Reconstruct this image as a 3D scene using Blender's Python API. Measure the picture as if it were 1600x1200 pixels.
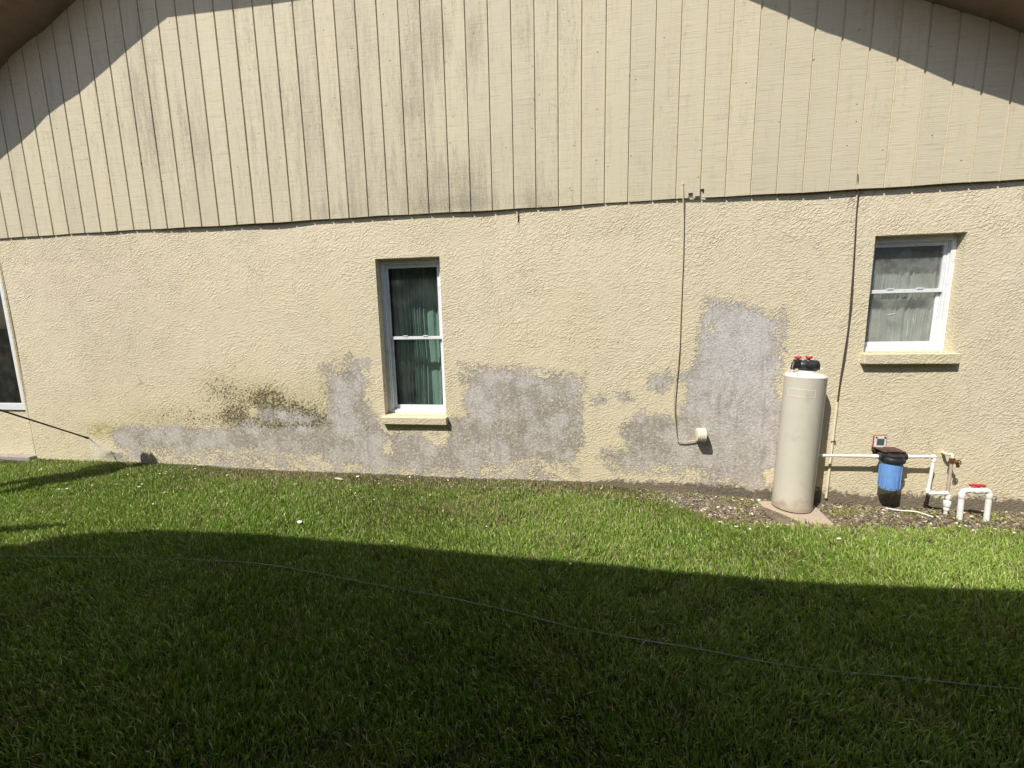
import bpy, bmesh, math, random
import numpy as np
from mathutils import Vector, Matrix

for o in list(bpy.data.objects):
    bpy.data.objects.remove(o)
sc = bpy.context.scene
COL = sc.collection
rnd = random.Random(7)
nr = np.random.default_rng(11)

# ------------------------------------------------------------------ camera, sky, sun, exposure
CAM_H = 1.65
CAM_D = 4.1643
F_PX = 680.98
YAW, PITCH, ROLL = 0.1503, -0.1519, -0.0200
_cy, _sy, _cp, _sp = math.cos(YAW), math.sin(YAW), math.cos(PITCH), math.sin(PITCH)
FW = Vector((-_sy * _cp, _cy * _cp, _sp))
RT = Vector((_cy, _sy, 0))
UP = RT.cross(FW)
_cr, _sr = math.cos(ROLL), math.sin(ROLL)
RT, UP = _cr * RT + _sr * UP, -_sr * RT + _cr * UP
CAM = Vector((0, -CAM_D, CAM_H))
cam_d = bpy.data.cameras.new('camera')
cam = bpy.data.objects.new('camera', cam_d)
COL.objects.link(cam)
M = Matrix((RT, UP, -FW)).transposed().to_4x4()
M.translation = CAM
cam.matrix_world = M
cam_d.sensor_width = 36
cam_d.lens = F_PX / 1600 * 36
cam_d.clip_start = 0.05
cam_d.clip_end = 2000
sc.camera = cam

SUN = Vector((0.75, 1.0, -1.5))                    # the way the light travels
sd = -SUN.normalized()
sun_el = math.asin(sd.z)
sun_az = math.atan2(sd.x, sd.y)
w = bpy.data.worlds.new('World')
sc.world = w
w.use_nodes = True
nt = w.node_tree
sky = nt.nodes.new('ShaderNodeTexSky')
sky.sky_type = 'NISHITA'
sky.sun_disc = False
sky.sun_elevation = sun_el
sky.sun_rotation = sun_az
bg = nt.nodes['Background']
bg.inputs['Strength'].default_value = 0.094
nt.links.new(sky.outputs[0], bg.inputs['Color'])
sl = bpy.data.lights.new('sun', 'SUN')
sl.energy = 4.75
sl.angle = math.radians(0.55)
sl.color = (1.0, 0.955, 0.87)
so = bpy.data.objects.new('sun', sl)
COL.objects.link(so)
so.rotation_euler = SUN.to_track_quat('-Z', 'Y').to_euler()
sc.view_settings.view_transform = 'Standard'
sc.view_settings.look = 'None'
sc.view_settings.gamma = 1
sc.view_settings.exposure = 0.30
sc.cycles.max_bounces = 7
sc.cycles.diffuse_bounces = 3
sc.cycles.transparent_max_bounces = 12


# ------------------------------------------------------------------ survey helpers: real points on real planes
def ray(px, py):
    return FW + RT * ((px - 800) / F_PX) + UP * ((600 - py) / F_PX)


YW = 0.03                                           # the stucco face; the siding face is y = 0


def W(px, py, Y=YW):
    d = ray(px, py)
    return CAM + d * ((Y + CAM_D) / d.y)


def G(px, py, Z=0.0):
    d = ray(px, py)
    return CAM + d * ((Z - CAM_H) / d.z)


SID_Z = 0.9883 + CAM_H                              # bottom edge of the siding
X0, SP = -6.2654, 0.2032                            # siding groove grid


# ------------------------------------------------------------------ mesh helpers
def link(name, me, mat=None, parent=None, smooth=None):
    o = bpy.data.objects.new(name, me)
    COL.objects.link(o)
    if mat is not None:
        me.materials.append(mat)
    if parent is not None:
        o.parent = parent
    if smooth is not None:
        me.polygons.foreach_set('use_smooth', [True] * len(me.polygons))
        if smooth < 180:
            me.set_sharp_from_angle(angle=math.radians(smooth))
    return o


def tag(o, label=None, cat=None, group=None, kind=None):
    if label: o['label'] = label
    if cat: o['category'] = cat
    if group: o['group'] = group
    if kind: o['kind'] = kind
    return o


def empty(name, loc, label, cat, group=None):
    o = bpy.data.objects.new(name, None)
    COL.objects.link(o)
    o.location = loc
    o.empty_display_size = 0.1
    bpy.context.view_layer.update()
    return tag(o, label, cat, group)


class MB:
    """collects shapes into one mesh; coordinates are world ones and are moved into the parent's space on build"""
    def __init__(s):
        s.v, s.f = [], []

    def add(s, vs, fs):
        n = len(s.v)
        s.v += [tuple(p) for p in vs]
        s.f += [tuple(i + n for i in q) for q in fs]
        return s

    def box(s, a, b, m=None):
        (x0, y0, z0), (x1, y1, z1) = a, b
        vs = [Vector((x, y, z)) for z in (z0, z1) for x, y in ((x0, y0), (x1, y0), (x1, y1), (x0, y1))]
        if m is not None: vs = [m @ q for q in vs]
        return s.add(vs, [(3, 2, 1, 0), (4, 5, 6, 7), (0, 1, 5, 4), (1, 2, 6, 5), (2, 3, 7, 6), (3, 0, 4, 7)])

    def tube(s, pts, r, n=10, caps=True):
        pts = [Vector(p) for p in pts]
        rs = r if isinstance(r, (list, tuple)) else [r] * len(pts)
        vs, fs = [], []
        t0 = (pts[1] - pts[0]).normalized()
        a = t0.orthogonal().normalized()
        for i, p in enumerate(pts):
            if i == 0: t = (pts[1] - p)
            elif i == len(pts) - 1: t = (p - pts[i - 1])
            else: t = (pts[i + 1] - p).normalized() + (p - pts[i - 1]).normalized()
            t.normalize()
            a = (a - t * a.dot(t)).normalized()
            b = t.cross(a)
            for k in range(n):
                an = 2 * math.pi * k / n
                vs.append(p + (a * math.cos(an) + b * math.sin(an)) * rs[i])
        for i in range(len(pts) - 1):
            for k in range(n):
                k2 = (k + 1) % n
                fs.append((i * n + k, i * n + k2, (i + 1) * n + k2, (i + 1) * n + k))
        if caps:
            fs.append(tuple(range(n))[::-1])
            fs.append(tuple((len(pts) - 1) * n + k for k in range(n)))
        return s.add(vs, fs)

    def lathe(s, prof, base, axis=(0, 0, 1), n=40):
        """prof: list of (r, h) along axis from base"""
        ax = Vector(axis).normalized()
        a = ax.orthogonal().normalized()
        b = ax.cross(a)
        base = Vector(base)
        vs, fs = [], []
        for (r, h) in prof:
            for k in range(n):
                an = 2 * math.pi * k / n
                vs.append(base + ax * h + (a * math.cos(an) + b * math.sin(an)) * r)
        for i in range(len(prof) - 1):
            for k in range(n):
                k2 = (k + 1) % n
                fs.append((i * n + k, i * n + k2, (i + 1) * n + k2, (i + 1) * n + k))
        fs.append(tuple(range(n))[::-1])
        fs.append(tuple((len(prof) - 1) * n + k for k in range(n)))
        return s.add(vs, fs)

    def prism(s, poly, d):
        """closed polygon (list of 3D points) pushed along vector d"""
        n = len(poly)
        d = Vector(d)
        poly = [Vector(p) for p in poly]
        vs = poly + [p + d for p in poly]
        fs = [tuple(range(n)), tuple(range(2 * n - 1, n - 1, -1))]
        for k in range(n):
            k2 = (k + 1) % n
            fs.append((k2, k, k + n, k2 + n))
        return s.add(vs, fs)

    def build(s, name, mat, parent=None, smooth=None, bevel=0, fix=True):
        me = bpy.data.meshes.new(name)
        vs = s.v
        if parent is not None:
            off = Vector((0, 0, 0))
            q = parent
            while q is not None:
                off += q.location
                q = q.parent
            vs = [(p[0] - off.x, p[1] - off.y, p[2] - off.z) for p in vs]
        me.from_pydata(vs, [], s.f)
        if fix:
            bm = bmesh.new()
            bm.from_mesh(me)
            bmesh.ops.recalc_face_normals(bm, faces=bm.faces)
            bm.to_mesh(me)
            bm.free()
        o = link(name, me, mat, parent, smooth)
        if bevel:
            md = o.modifiers.new('bevel', 'BEVEL')
            md.width = bevel
            md.segments = 2
            md.limit_method = 'ANGLE'
            md.angle_limit = math.radians(40)
        return o


def arc(p0, corner, p1, r, n=5):
    """round the corner of a pipe run"""
    p0, c, p1 = Vector(p0), Vector(corner), Vector(p1)
    a = (p0 - c).normalized(); b = (p1 - c).normalized()
    out = []
    for i in range(n + 1):
        t = i / n
        out.append((1 - t) ** 2 * (c + a * r) + 2 * t * (1 - t) * c + t * t * (c + b * r))
    return out


# ------------------------------------------------------------------ materials
def mat(name, col, rough=0.6, spec=0.5, metal=0.0, **kw):
    m = bpy.data.materials.new(name)
    m.use_nodes = True
    b = m.node_tree.nodes['Principled BSDF']
    b.inputs['Base Color'].default_value = (*col, 1)
    b.inputs['Roughness'].default_value = rough
    b.inputs['Specular IOR Level'].default_value = spec
    b.inputs['Metallic'].default_value = metal
    return m


class N:
    """tiny node-graph writer"""
    def __init__(s, m):
        s.m, s.t = m, m.node_tree
        s.b = s.t.nodes['Principled BSDF']

    def node(s, typ, **kw):
        n = s.t.nodes.new(typ)
        for k, v in kw.items():
            setattr(n, k, v)
        return n

    def put(s, sock, v):
        if hasattr(v, 'links') or isinstance(v, bpy.types.NodeSocket):
            s.t.links.new(v, sock)
        else:
            sock.default_value = v

    def coord(s, scale=(1, 1, 1), rot=(0, 0, 0)):
        c = s.node('ShaderNodeNewGeometry')
        mp = s.node('ShaderNodeMapping')
        s.t.links.new(c.outputs['Position'], mp.inputs['Vector'])
        mp.inputs['Scale'].default_value = scale
        mp.inputs['Rotation'].default_value = rot
        return mp.outputs[0]

    def noise(s, vec, scale, detail=3, rough=0.5, dist=0.0, col=False):
        n = s.node('ShaderNodeTexNoise')
        s.put(n.inputs['Vector'], vec)
        n.inputs['Scale'].default_value = scale
        n.inputs['Detail'].default_value = detail
        n.inputs['Roughness'].default_value = rough
        n.inputs['Distortion'].default_value = dist
        return n.outputs['Color' if col else 'Fac']

    def voro(s, vec, scale, feature='F1', out='Distance', rand=1.0):
        n = s.node('ShaderNodeTexVoronoi', feature=feature)
        s.put(n.inputs['Vector'], vec)
        n.inputs['Scale'].default_value = scale
        n.inputs['Randomness'].default_value = rand
        return n.outputs[out]

    def m2(s, op, a, b=0.0, c=0.0, clamp=False):
        n = s.node('ShaderNodeMath', operation=op, use_clamp=clamp)
        s.put(n.inputs[0], a)
        s.put(n.inputs[1], b)
        s.put(n.inputs[2], c)
        return n.outputs[0]

    def rng(s, v, a, b, c=0.0, d=1.0, smooth=True):
        n = s.node('ShaderNodeMapRange')
        if smooth: n.interpolation_type = 'SMOOTHSTEP'
        s.put(n.inputs['Value'], v)
        n.inputs['From Min'].default_value = a
        n.inputs['From Max'].default_value = b
        n.inputs['To Min'].default_value = c
        n.inputs['To Max'].default_value = d
        return n.outputs['Result']

    def mix(s, f, a, b, mode='MIX'):
        n = s.node('ShaderNodeMix', data_type='RGBA', blend_type=mode)
        s.put(n.inputs[0], f)
        s.put(n.inputs[6], a if not isinstance(a, tuple) else (*a, 1))
        s.put(n.inputs[7], b if not isinstance(b, tuple) else (*b, 1))
        return n.outputs[2]

    def attr(s, name):
        n = s.node('ShaderNodeAttribute', attribute_name=name)
        return n.outputs['Fac']

    def attrc(s, name):
        n = s.node('ShaderNodeAttribute', attribute_name=name)
        return n.outputs['Color']

    def bump(s, h, dist=0.005, strength=1.0, normal=None):
        n = s.node('ShaderNodeBump')
        n.inputs['Strength'].default_value = strength
        n.inputs['Distance'].default_value = dist
        s.put(n.inputs['Height'], h)
        if normal is not None: s.put(n.inputs['Normal'], normal)
        return n.outputs[0]

    def out(s, col=None, rough=None, nrm=None):
        if col is not None: s.put(s.b.inputs['Base Color'], col)
        if rough is not None: s.put(s.b.inputs['Roughness'], rough)
        if nrm is not None: s.put(s.b.inputs['Normal'], nrm)
        return s.m


CREAM = (0.67, 0.59, 0.42)


def stucco(plain=False):
    m = mat('cream_stucco' + ('_trim' if plain else ''), CREAM, 0.85, 0.25)
    n = N(m)
    p = n.coord()
    pr = n.coord((1.0, 1.0, 1.25), (0, math.radians(32), 0))
    warp = n.noise(p, 1.3, 2, 0.5, 0, True)
    wv = n.node('ShaderNodeVectorMath', operation='MULTIPLY_ADD')
    n.put(wv.inputs[0], warp); wv.inputs[1].default_value = (0.35, 0.35, 0.35); n.put(wv.inputs[2], pr)
    pv = wv.outputs[0]
    st = n.node('ShaderNodeVectorMath', operation='MULTIPLY')
    n.put(st.inputs[0], pv); st.inputs[1].default_value = (0.70, 1.0, 1.30)
    n1 = n.noise(st.outputs[0], 47, 2, 0.5, 0.7)
    n2 = n.noise(p, 90, 3, 0.6)
    n3 = n.noise(p, 9, 2, 0.5, 0.5)
    ridge = n.rng(n1, 0.38, 0.66)
    n4 = n.noise(p, 2.3, 3, 0.6, 0.4)
    amp = n.m2('MULTIPLY', n.rng(n3, 0.3, 0.7, 0.55, 1.2), n.rng(n4, 0.35, 0.65, 0.70, 1.15))
    hh = n.m2('MULTIPLY', ridge, amp)
    hh = n.m2('ADD', hh, n.m2('MULTIPLY', n2, 0.35))
    # colour
    big = n.noise(p, 0.9, 4, 0.6)
    mid = n.noise(p, 5, 4, 0.65)
    c = n.mix(n.rng(big, 0.35, 0.7), (0.665, 0.585, 0.405), (0.685, 0.605, 0.44))
    c = n.mix(n.rng(mid, 0.5, 0.78, 0, 0.35), c, (0.60, 0.52, 0.37))
    c = n.mix(n.m2('MULTIPLY', n.rng(n2, 0.55, 0.75), 0.10), c, (0.45, 0.38, 0.27))
    if plain:
        return n.out(c, 0.85, n.bump(hh, 0.0035))
    # weathered, slightly pinker field
    gr = n.attr('weather')
    c = n.mix(n.m2('MULTIPLY', gr, n.rng(mid, 0.3, 0.6, 0.25, 0.75), clamp=True), c, (0.585, 0.50, 0.395))
    ck = n.noise(n.coord((1, 1, .35), (0, .5, 0)), 1.6, 3, 0.55, 0.6)
    ckm = n.m2('MULTIPLY', n.rng(n.m2('ABSOLUTE', n.m2('SUBTRACT', ck, 0.5)), 0.0022, 0.0006), n.rng(n.noise(p, 1.1, 2, .5), .50, .60))
    c = n.mix(n.m2('MULTIPLY', ckm, 0.55), c, (0.30, 0.25, 0.17))
    stk = n.rng(n.noise(n.coord((1, 1, .07)), 9, 4, 0.7), 0.52, 0.78, 0, 0.30)
    c = n.mix(stk, c, (0.57, 0.50, 0.385))
    # green algae
    al = n.m2('MULTIPLY', n.attr('algae'), n.rng(n.noise(p, 22, 4, 0.7), 0.30, 0.62), clamp=True)
    c = n.mix(al, c, (0.36, 0.32, 0.10))
    # mould: dark specks in the hollows of the texture
    mo = n.attr('mold')
    mn = n.rng(n.noise(p, 44, 4, 0.7, 0.8), 0.32, 0.68, smooth=False)
    th = n.m2('SUBTRACT', 0.84, n.m2('MULTIPLY', mo, 0.52))
    mk = n.m2('DIVIDE', n.m2('SUBTRACT', n.m2('ADD', n.m2('MULTIPLY', mn, 0.8), n.m2('MULTIPLY', n.m2('SUBTRACT', 1.0, ridge), 0.2)), th), 0.20, clamp=True)
    c = n.mix(n.m2('MULTIPLY', mo, 0.5, clamp=True), c, (0.44, 0.375, 0.185))
    c = n.mix(n.m2('MULTIPLY', mk, 0.9), c, (0.075, 0.062, 0.032))
    # peeled field, edge broken by noise of several sizes
    pe = n.attr('peel')
    e = n.m2('ADD', n.m2('MULTIPLY', n.m2('SUBTRACT', n.noise(p, 7, 5, 0.75), 0.5), 0.24),
             n.m2('MULTIPLY', n.m2('SUBTRACT', n.noise(p, 36, 6, 0.82, 0.5), 0.5), 0.42))
    e = n.m2('ADD', e, n.m2('MULTIPLY', n.m2('SUBTRACT', 0.5, ridge), 0.022))
    sd_ = n.m2('ADD', pe, e)
    pk = n.rng(sd_, -0.004, 0.004)
    # paint still clinging inside, denser near the edge
    cl = n.noise(p, 38, 5, 0.75, 0.4)
    fl = n.rng(n.m2('ADD', cl, n.m2('MULTIPLY', n.m2('MINIMUM', pe, 0.12), -0.55)), 0.56, 0.60)
    g1 = n.noise(p, 3.5, 5, 0.65)
    g2 = n.noise(p, 52, 5, 0.8)
    vst = n.coord((1, 1, 0.16))
    g3 = n.noise(vst, 14, 4, 0.7)
    gc = n.mix(n.rng(g1, 0.42, 0.60), (0.33, 0.29, 0.24), (0.475, 0.44, 0.405))
    gc = n.mix(n.m2('MULTIPLY', n.attr('lilac'), 0.8), gc, (0.545, 0.52, 0.515))
    gc = n.mix(n.rng(g2, 0.50, 0.62, 0, 0.8), gc, (0.66, 0.62, 0.585))
    gc = n.mix(n.rng(g2, 0.45, 0.33, 0, 0.7), gc, (0.20, 0.17, 0.14))
    gc = n.mix(n.rng(g3, 0.52, 0.70, 0, 0.5), gc, (0.24, 0.205, 0.18))
    gc = n.mix(n.m2('MULTIPLY', fl, 0.85), gc, (0.66, 0.60, 0.49))
    c = n.mix(pk, c, gc)
    # block joints ghosting through the bare field
    # splash dirt along the ground
    di = n.attr('dirt')
    dn = n.m2('ADD', n.m2('MULTIPLY', n.noise(p, 26, 5, 0.7), 0.7), n.m2('MULTIPLY', n.noise(p, 4, 3, 0.6), 0.5))
    dk = n.rng(n.m2('ADD', di, n.m2('MULTIPLY', n.m2('SUBTRACT', dn, 0.6), 1.8)), 0.32, 0.58)
    c = n.mix(n.m2('MULTIPLY', dk, 0.85), c, (0.115, 0.095, 0.07))
    bare = n.m2('SUBTRACT', 1.0, n.m2('MULTIPLY', pk, 0.62))
    h2 = n.m2('MULTIPLY', hh, bare)
    h2 = n.m2('ADD', h2, n.m2('MULTIPLY', n.m2('SUBTRACT', 1.0, pk), 0.55))
    h2 = n.m2('ADD', h2, n.m2('MULTIPLY', n.m2('MULTIPLY', g2, pk), 0.5))
    return n.out(c, 0.87, n.bump(h2, 0.0036))


def siding_mat():
    m = mat('painted_siding', (0.6, 0.53, 0.39), 0.7, 0.3)
    n = N(m)
    p = n.coord()
    sep = n.node('ShaderNodeSeparateXYZ')
    n.put(sep.inputs[0], p)
    k = n.m2('FLOOR', n.m2('DIVIDE', n.m2('SUBTRACT', sep.outputs[0], X0), SP))
    wn = n.node('ShaderNodeTexWhiteNoise', noise_dimensions='1D')
    n.put(wn.inputs['W'], k)
    # each board has its own figure: shift the pattern by board
    off = n.node('ShaderNodeCombineXYZ')
    n.put(off.inputs[2], n.m2('MULTIPLY', wn.outputs['Value'], 37.0))
    va = n.node('ShaderNodeVectorMath', operation='ADD')
    n.put(va.inputs[0], p); n.put(va.inputs[1], off.outputs[0])
    q = va.outputs[0]

    def sc_(v, s3):
        z = n.node('ShaderNodeVectorMath', operation='MULTIPLY')
        n.put(z.inputs[0], v); z.inputs[1].default_value = s3
        return z.outputs[0]
    saw = n.noise(sc_(q, (3.0, 1, 95)), 1.0, 3, 0.6, 0.15)
    saw2 = n.noise(sc_(q, (8.0, 1, 240)), 1.0, 2, 0.6)
    grain = n.noise(sc_(q, (46, 1, 3.2)), 1.0, 4, 0.65, 0.4)
    cn = n.noise(sc_(q, (8.5, 1, 1.5)), 1.0, 3, 0.55, 0.5)
    fig = n.m2('ADD', n.m2('MULTIPLY', n.m2('SINE', n.m2('MULTIPLY', cn, 95.0)), 0.5), 0.5)
    c = n.mix(wn.outputs['Value'], (0.545, 0.487, 0.355), (0.615, 0.545, 0.388))
    c = n.mix(n.rng(n.noise(p, 1.2, 3, 0.6), 0.35, 0.65, 0, 0.4), c, (0.60, 0.54, 0.39))
    # fine scribed lines
    c = n.mix(n.rng(saw, 0.46, 0.30, 0, 0.5), c, (0.38, 0.32, 0.23))
    c = n.mix(n.rng(saw, 0.56, 0.72, 0, 0.35), c, (0.70, 0.63, 0.49))
    # weathered figure where the paint is thin
    st = n.attr('stain')
    we = n.attr('thin')
    fm = n.m2('MULTIPLY', n.m2('MULTIPLY', n.rng(fig, 0.62, 0.95), n.rng(n.noise(sc_(q, (5, 1, 1.5)), 1.0, 3, 0.6), 0.47, 0.66)), we, clamp=True)
    c = n.mix(n.m2('MULTIPLY', fm, 0.42), c, (0.33, 0.28, 0.22))
    gm = n.m2('MULTIPLY', n.rng(grain, 0.52, 0.74), we, clamp=True)
    c = n.mix(n.m2('MULTIPLY', gm, 0.45), c, (0.37, 0.32, 0.26))
    # mildew blotches
    bl = n.m2('ADD', n.m2('MULTIPLY', n.noise(sc_(q, (17, 1, 1.8)), 1.0, 4, 0.7), 0.7), n.m2('MULTIPLY', n.noise(sc_(p, (80, 1, 22)), 1.0, 4, 0.8), 0.6))
    sm = n.rng(n.m2('ADD', bl, n.m2('MULTIPLY', st, 0.30)), 0.68, 0.96)
    c = n.mix(n.m2('MULTIPLY', sm, 0.55), c, (0.235, 0.21, 0.15))
    sp = n.rng(n.m2('ADD', n.noise(p, 75, 4, 0.75), n.m2('MULTIPLY', st, 0.24)), 0.68, 0.78)
    c = n.mix(n.m2('MULTIPLY', sp, 0.42), c, (0.13, 0.11, 0.075))
    # nail heads and knots, a few per board
    vo = n.node('ShaderNodeTexVoronoi', feature='F1', voronoi_dimensions='2D')
    sq = n.node('ShaderNodeSeparateXYZ'); n.put(sq.inputs[0], q)
    cq = n.node('ShaderNodeCombineXYZ'); n.put(cq.inputs[0], sq.outputs[0]); n.put(cq.inputs[1], sq.outputs[2])
    n.put(vo.inputs['Vector'], cq.outputs[0])
    vo.inputs['Scale'].default_value = 3.6
    sc3 = n.node('ShaderNodeSeparateColor'); n.t.links.new(vo.outputs['Color'], sc3.inputs[0])
    dot = n.m2('MULTIPLY', n.rng(vo.outputs['Distance'], 0.026, 0.012), n.rng(sc3.outputs[0], .50, .56))
    c = n.mix(n.m2('MULTIPLY', dot, 0.8), c, (0.16, 0.10, 0.06))
    h = n.m2('ADD', n.m2('MULTIPLY', saw, 0.9), n.m2('MULTIPLY', saw2, 0.45))
    h = n.m2('ADD', h, n.m2('MULTIPLY', grain, 0.35))
    h = n.m2('ADD', h, n.m2('MULTIPLY', dot, -0.8))
    return n.out(c, 0.72, n.bump(h, 0.0022))


def simple(name, col, rough=0.6, var=0.12, scale=30, bump=0.0, spec=0.5, metal=0.0, dark=None, dscale=6):
    m = mat(name, col, rough, spec, metal)
    n = N(m)
    p = n.coord()
    a = n.noise(p, scale, 4, 0.65)
    lo = tuple(max(0, x * (1 - var)) for x in col)
    hi = tuple(min(1, x * (1 + var)) for x in col)
    c = n.mix(n.rng(a, 0.3, 0.7), lo, hi)
    if dark is not None:
        c = n.mix(n.rng(n.noise(p, dscale, 5, 0.7), 0.55, 0.75, 0, 0.7), c, dark)
    nm = n.bump(a, bump) if bump else None
    return n.out(c, None, nm)


def leafy(name, ramp_attr='tint', rough=0.55, trans=0.35):
    m = mat(name, (0.1, 0.2, 0.03), rough, 0.3)
    n = N(m)
    col = n.attrc(ramp_attr)
    n.put(n.b.inputs['Base Color'], col)
    tr = n.node('ShaderNodeBsdfTranslucent')
    hs = n.node('ShaderNodeHueSaturation')
    hs.inputs['Value'].default_value = 1.25
    hs.inputs['Saturation'].default_value = 1.1
    n.put(hs.inputs['Color'], col)
    n.t.links.new(hs.outputs[0], tr.inputs['Color'])
    mx = n.node('ShaderNodeMixShader')
    mx.inputs[0].default_value = trans
    o = n.t.nodes['Material Output']
    n.t.links.new(n.b.outputs[0], mx.inputs[1])
    n.t.links.new(tr.outputs[0], mx.inputs[2])
    n.t.links.new(mx.outputs[0], o.inputs['Surface'])
    return m


def glass(name, tint, refl=0.12, dirty=0.06):
    m = mat(name, (0.1, 0.1, 0.1), 0.03, 0.5)
    n = N(m)
    tr = n.node('ShaderNodeBsdfTransparent')
    tr.inputs['Color'].default_value = (*tint, 1)
    gl = n.node('ShaderNodeBsdfGlossy')
    gl.inputs['Roughness'].default_value = 0.02
    gl.inputs['Color'].default_value = (0.9, 0.95, 0.95, 1)
    ge = n.node('ShaderNodeNewGeometry')
    dt = n.node('ShaderNodeVectorMath', operation='DOT_PRODUCT')
    n.t.links.new(ge.outputs['Normal'], dt.inputs[0]); n.t.links.new(ge.outputs['Incoming'], dt.inputs[1])
    om = n.m2('SUBTRACT', 1.0, n.m2('ABSOLUTE', dt.outputs['Value']), clamp=True)
    fac = n.m2('ADD', n.m2('MULTIPLY', n.m2('POWER', om, 5.0), 0.9), refl, clamp=True)
    mx = n.node('ShaderNodeMixShader')
    n.t.links.new(fac, mx.inputs[0])
    n.t.links.new(tr.outputs[0], mx.inputs[1])
    n.t.links.new(gl.outputs[0], mx.inputs[2])
    # dust and dried drops
    p = n.coord()
    spots = n.rng(n.voro(p, 55), 0.16, 0.10)
    keep = n.rng(n.noise(p, 12, 3, 0.6), 0.52, 0.60)
    film = n.rng(n.noise(p, 5, 4, 0.7), 0.35, 0.75, 0.3, 1.2)
    df = n.node('ShaderNodeBsdfDiffuse')
    df.inputs['Color'].default_value = (0.55, 0.55, 0.52, 1)
    f2 = n.m2('ADD', n.m2('MULTIPLY', n.m2('MULTIPLY', spots, keep), dirty * 4.0), n.m2('MULTIPLY', film, dirty), clamp=True)
    m2_ = n.node('ShaderNodeMixShader')
    n.t.links.new(f2, m2_.inputs[0])
    n.t.links.new(mx.outputs[0], m2_.inputs[1])
    n.t.links.new(df.outputs[0], m2_.inputs[2])
    n.t.links.new(m2_.outputs[0], n.t.nodes['Material Output'].inputs['Surface'])
    return m


M_ST = stucco()
M_STT = stucco(True)
M_SID = siding_mat()
M_VINYL = simple('white_vinyl', (0.74, 0.76, 0.78), 0.35, 0.05, 20, spec=0.5, dark=(0.45, 0.44, 0.40), dscale=9)
M_PVC = simple('white_pvc', (0.78, 0.77, 0.75), 0.38, 0.05, 14, dark=(0.50, 0.46, 0.40), dscale=14)
M_CREAMP = simple('cream_plastic', (0.72, 0.66, 0.50), 0.45, 0.06, 18, dark=(0.5, 0.44, 0.32), dscale=10)
M_TANK = simple('beige_tank', (0.665, 0.625, 0.535), 0.42, 0.03, 5, dark=(0.47, 0.42, 0.34), dscale=3.5)
n_ = N(M_TANK)
_lk = n_.b.inputs['Base Color'].links[0].from_socket
_p = n_.coord()
_sp = n_.node('ShaderNodeSeparateXYZ'); n_.put(_sp.inputs[0], _p)
_d = n_.m2('ADD', n_.m2('MULTIPLY', n_.noise(_p, 14, 5, .75), .45), n_.m2('MULTIPLY', _sp.outputs[2], -1.6))
_c = n_.mix(n_.rng(_d, .12, .34, 0, .6), _lk, (.30, .23, .15))
_c = n_.mix(n_.rng(n_.noise(n_.coord((1, 1, .10)), 22, 4, .7), .56, .76, 0, .30), _c, (.44, .40, .31))
_c = n_.mix(n_.rng(n_.noise(n_.coord((1, 1, 3)), 26, 3, .6), .70, .73, 0, .5), _c, (.36, .32, .26))
n_.out(_c)
M_TLID = simple('pale_lid', (0.70, 0.66, 0.60), 0.4, 0.04, 12)
M_BLACK = simple('black_plastic', (0.022, 0.022, 0.024), 0.42, 0.3, 40)
M_RED = simple('red_plastic', (0.50, 0.035, 0.04), 0.45, 0.1, 30)
M_BLUE = simple('blue_plastic', (0.16, 0.33, 0.70), 0.35, 0.08, 16, dark=(0.16, 0.27, 0.48), dscale=25)
M_BROWN = simple('rusty_bracket', (0.085, 0.045, 0.032), 0.7, 0.4, 60, 0.002)
M_BRASS = simple('aged_brass', (0.17, 0.085, 0.035), 0.5, 0.35, 80, metal=0.6)
M_SCREEN = simple('grey_screen', (0.085, 0.105, 0.11), 0.25, 0.1, 40)
M_CABLE = simple('cream_cable', (0.52, 0.46, 0.34), 0.6, 0.12, 30)
M_DCABLE = simple('dark_cable', (0.075, 0.055, 0.045), 0.6, 0.2, 30)
M_LCABLE = simple('grey_hose', (0.25, 0.24, 0.20), 0.55, 0.15, 25)
M_SOFFIT = simple('brown_soffit', (0.25, 0.18, 0.135), 0.8, 0.12, 8, 0.002)
M_ROOF = simple('grey_shingles', (0.14, 0.13, 0.125), 0.9, 0.25, 25, 0.004)
M_DARKROOM = simple('room_plaster', (0.16, 0.17, 0.16), 0.9, 0.1, 5)
M_CONC = simple('grey_concrete', (0.33, 0.30, 0.27), 0.9, 0.18, 40, 0.003, dark=(0.16, 0.14, 0.11), dscale=12)
M_PAD = simple('tan_paver', (0.44, 0.355, 0.27), 0.9, 0.16, 70, 0.003, dark=(0.27, 0.20, 0.14), dscale=10)
M_CURT = simple('pale_curtain', (0.74, 0.75, 0.70), 0.9, 0.05, 12)
M_CURTG = simple('green_grey_curtain', (0.33, 0.42, 0.385), 0.9, 0.08, 12)
M_GLS = glass('slim_window_glass', (0.82, 0.89, 0.86), 0.05, 0.035)
M_GLW = glass('wide_window_glass', (0.83, 0.85, 0.84), 0.07, 0.28)
M_GLD = glass('dark_screen_glass', (0.06, 0.075, 0.075), 0.06, 0.06)
M_CHIP = simple('paint_chip', (0.74, 0.70, 0.60), 0.8, 0.08, 60)
M_NWALL = simple('neighbour_wall', (0.09, 0.07, 0.055), 0.9, 0.1, 8)


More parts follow.
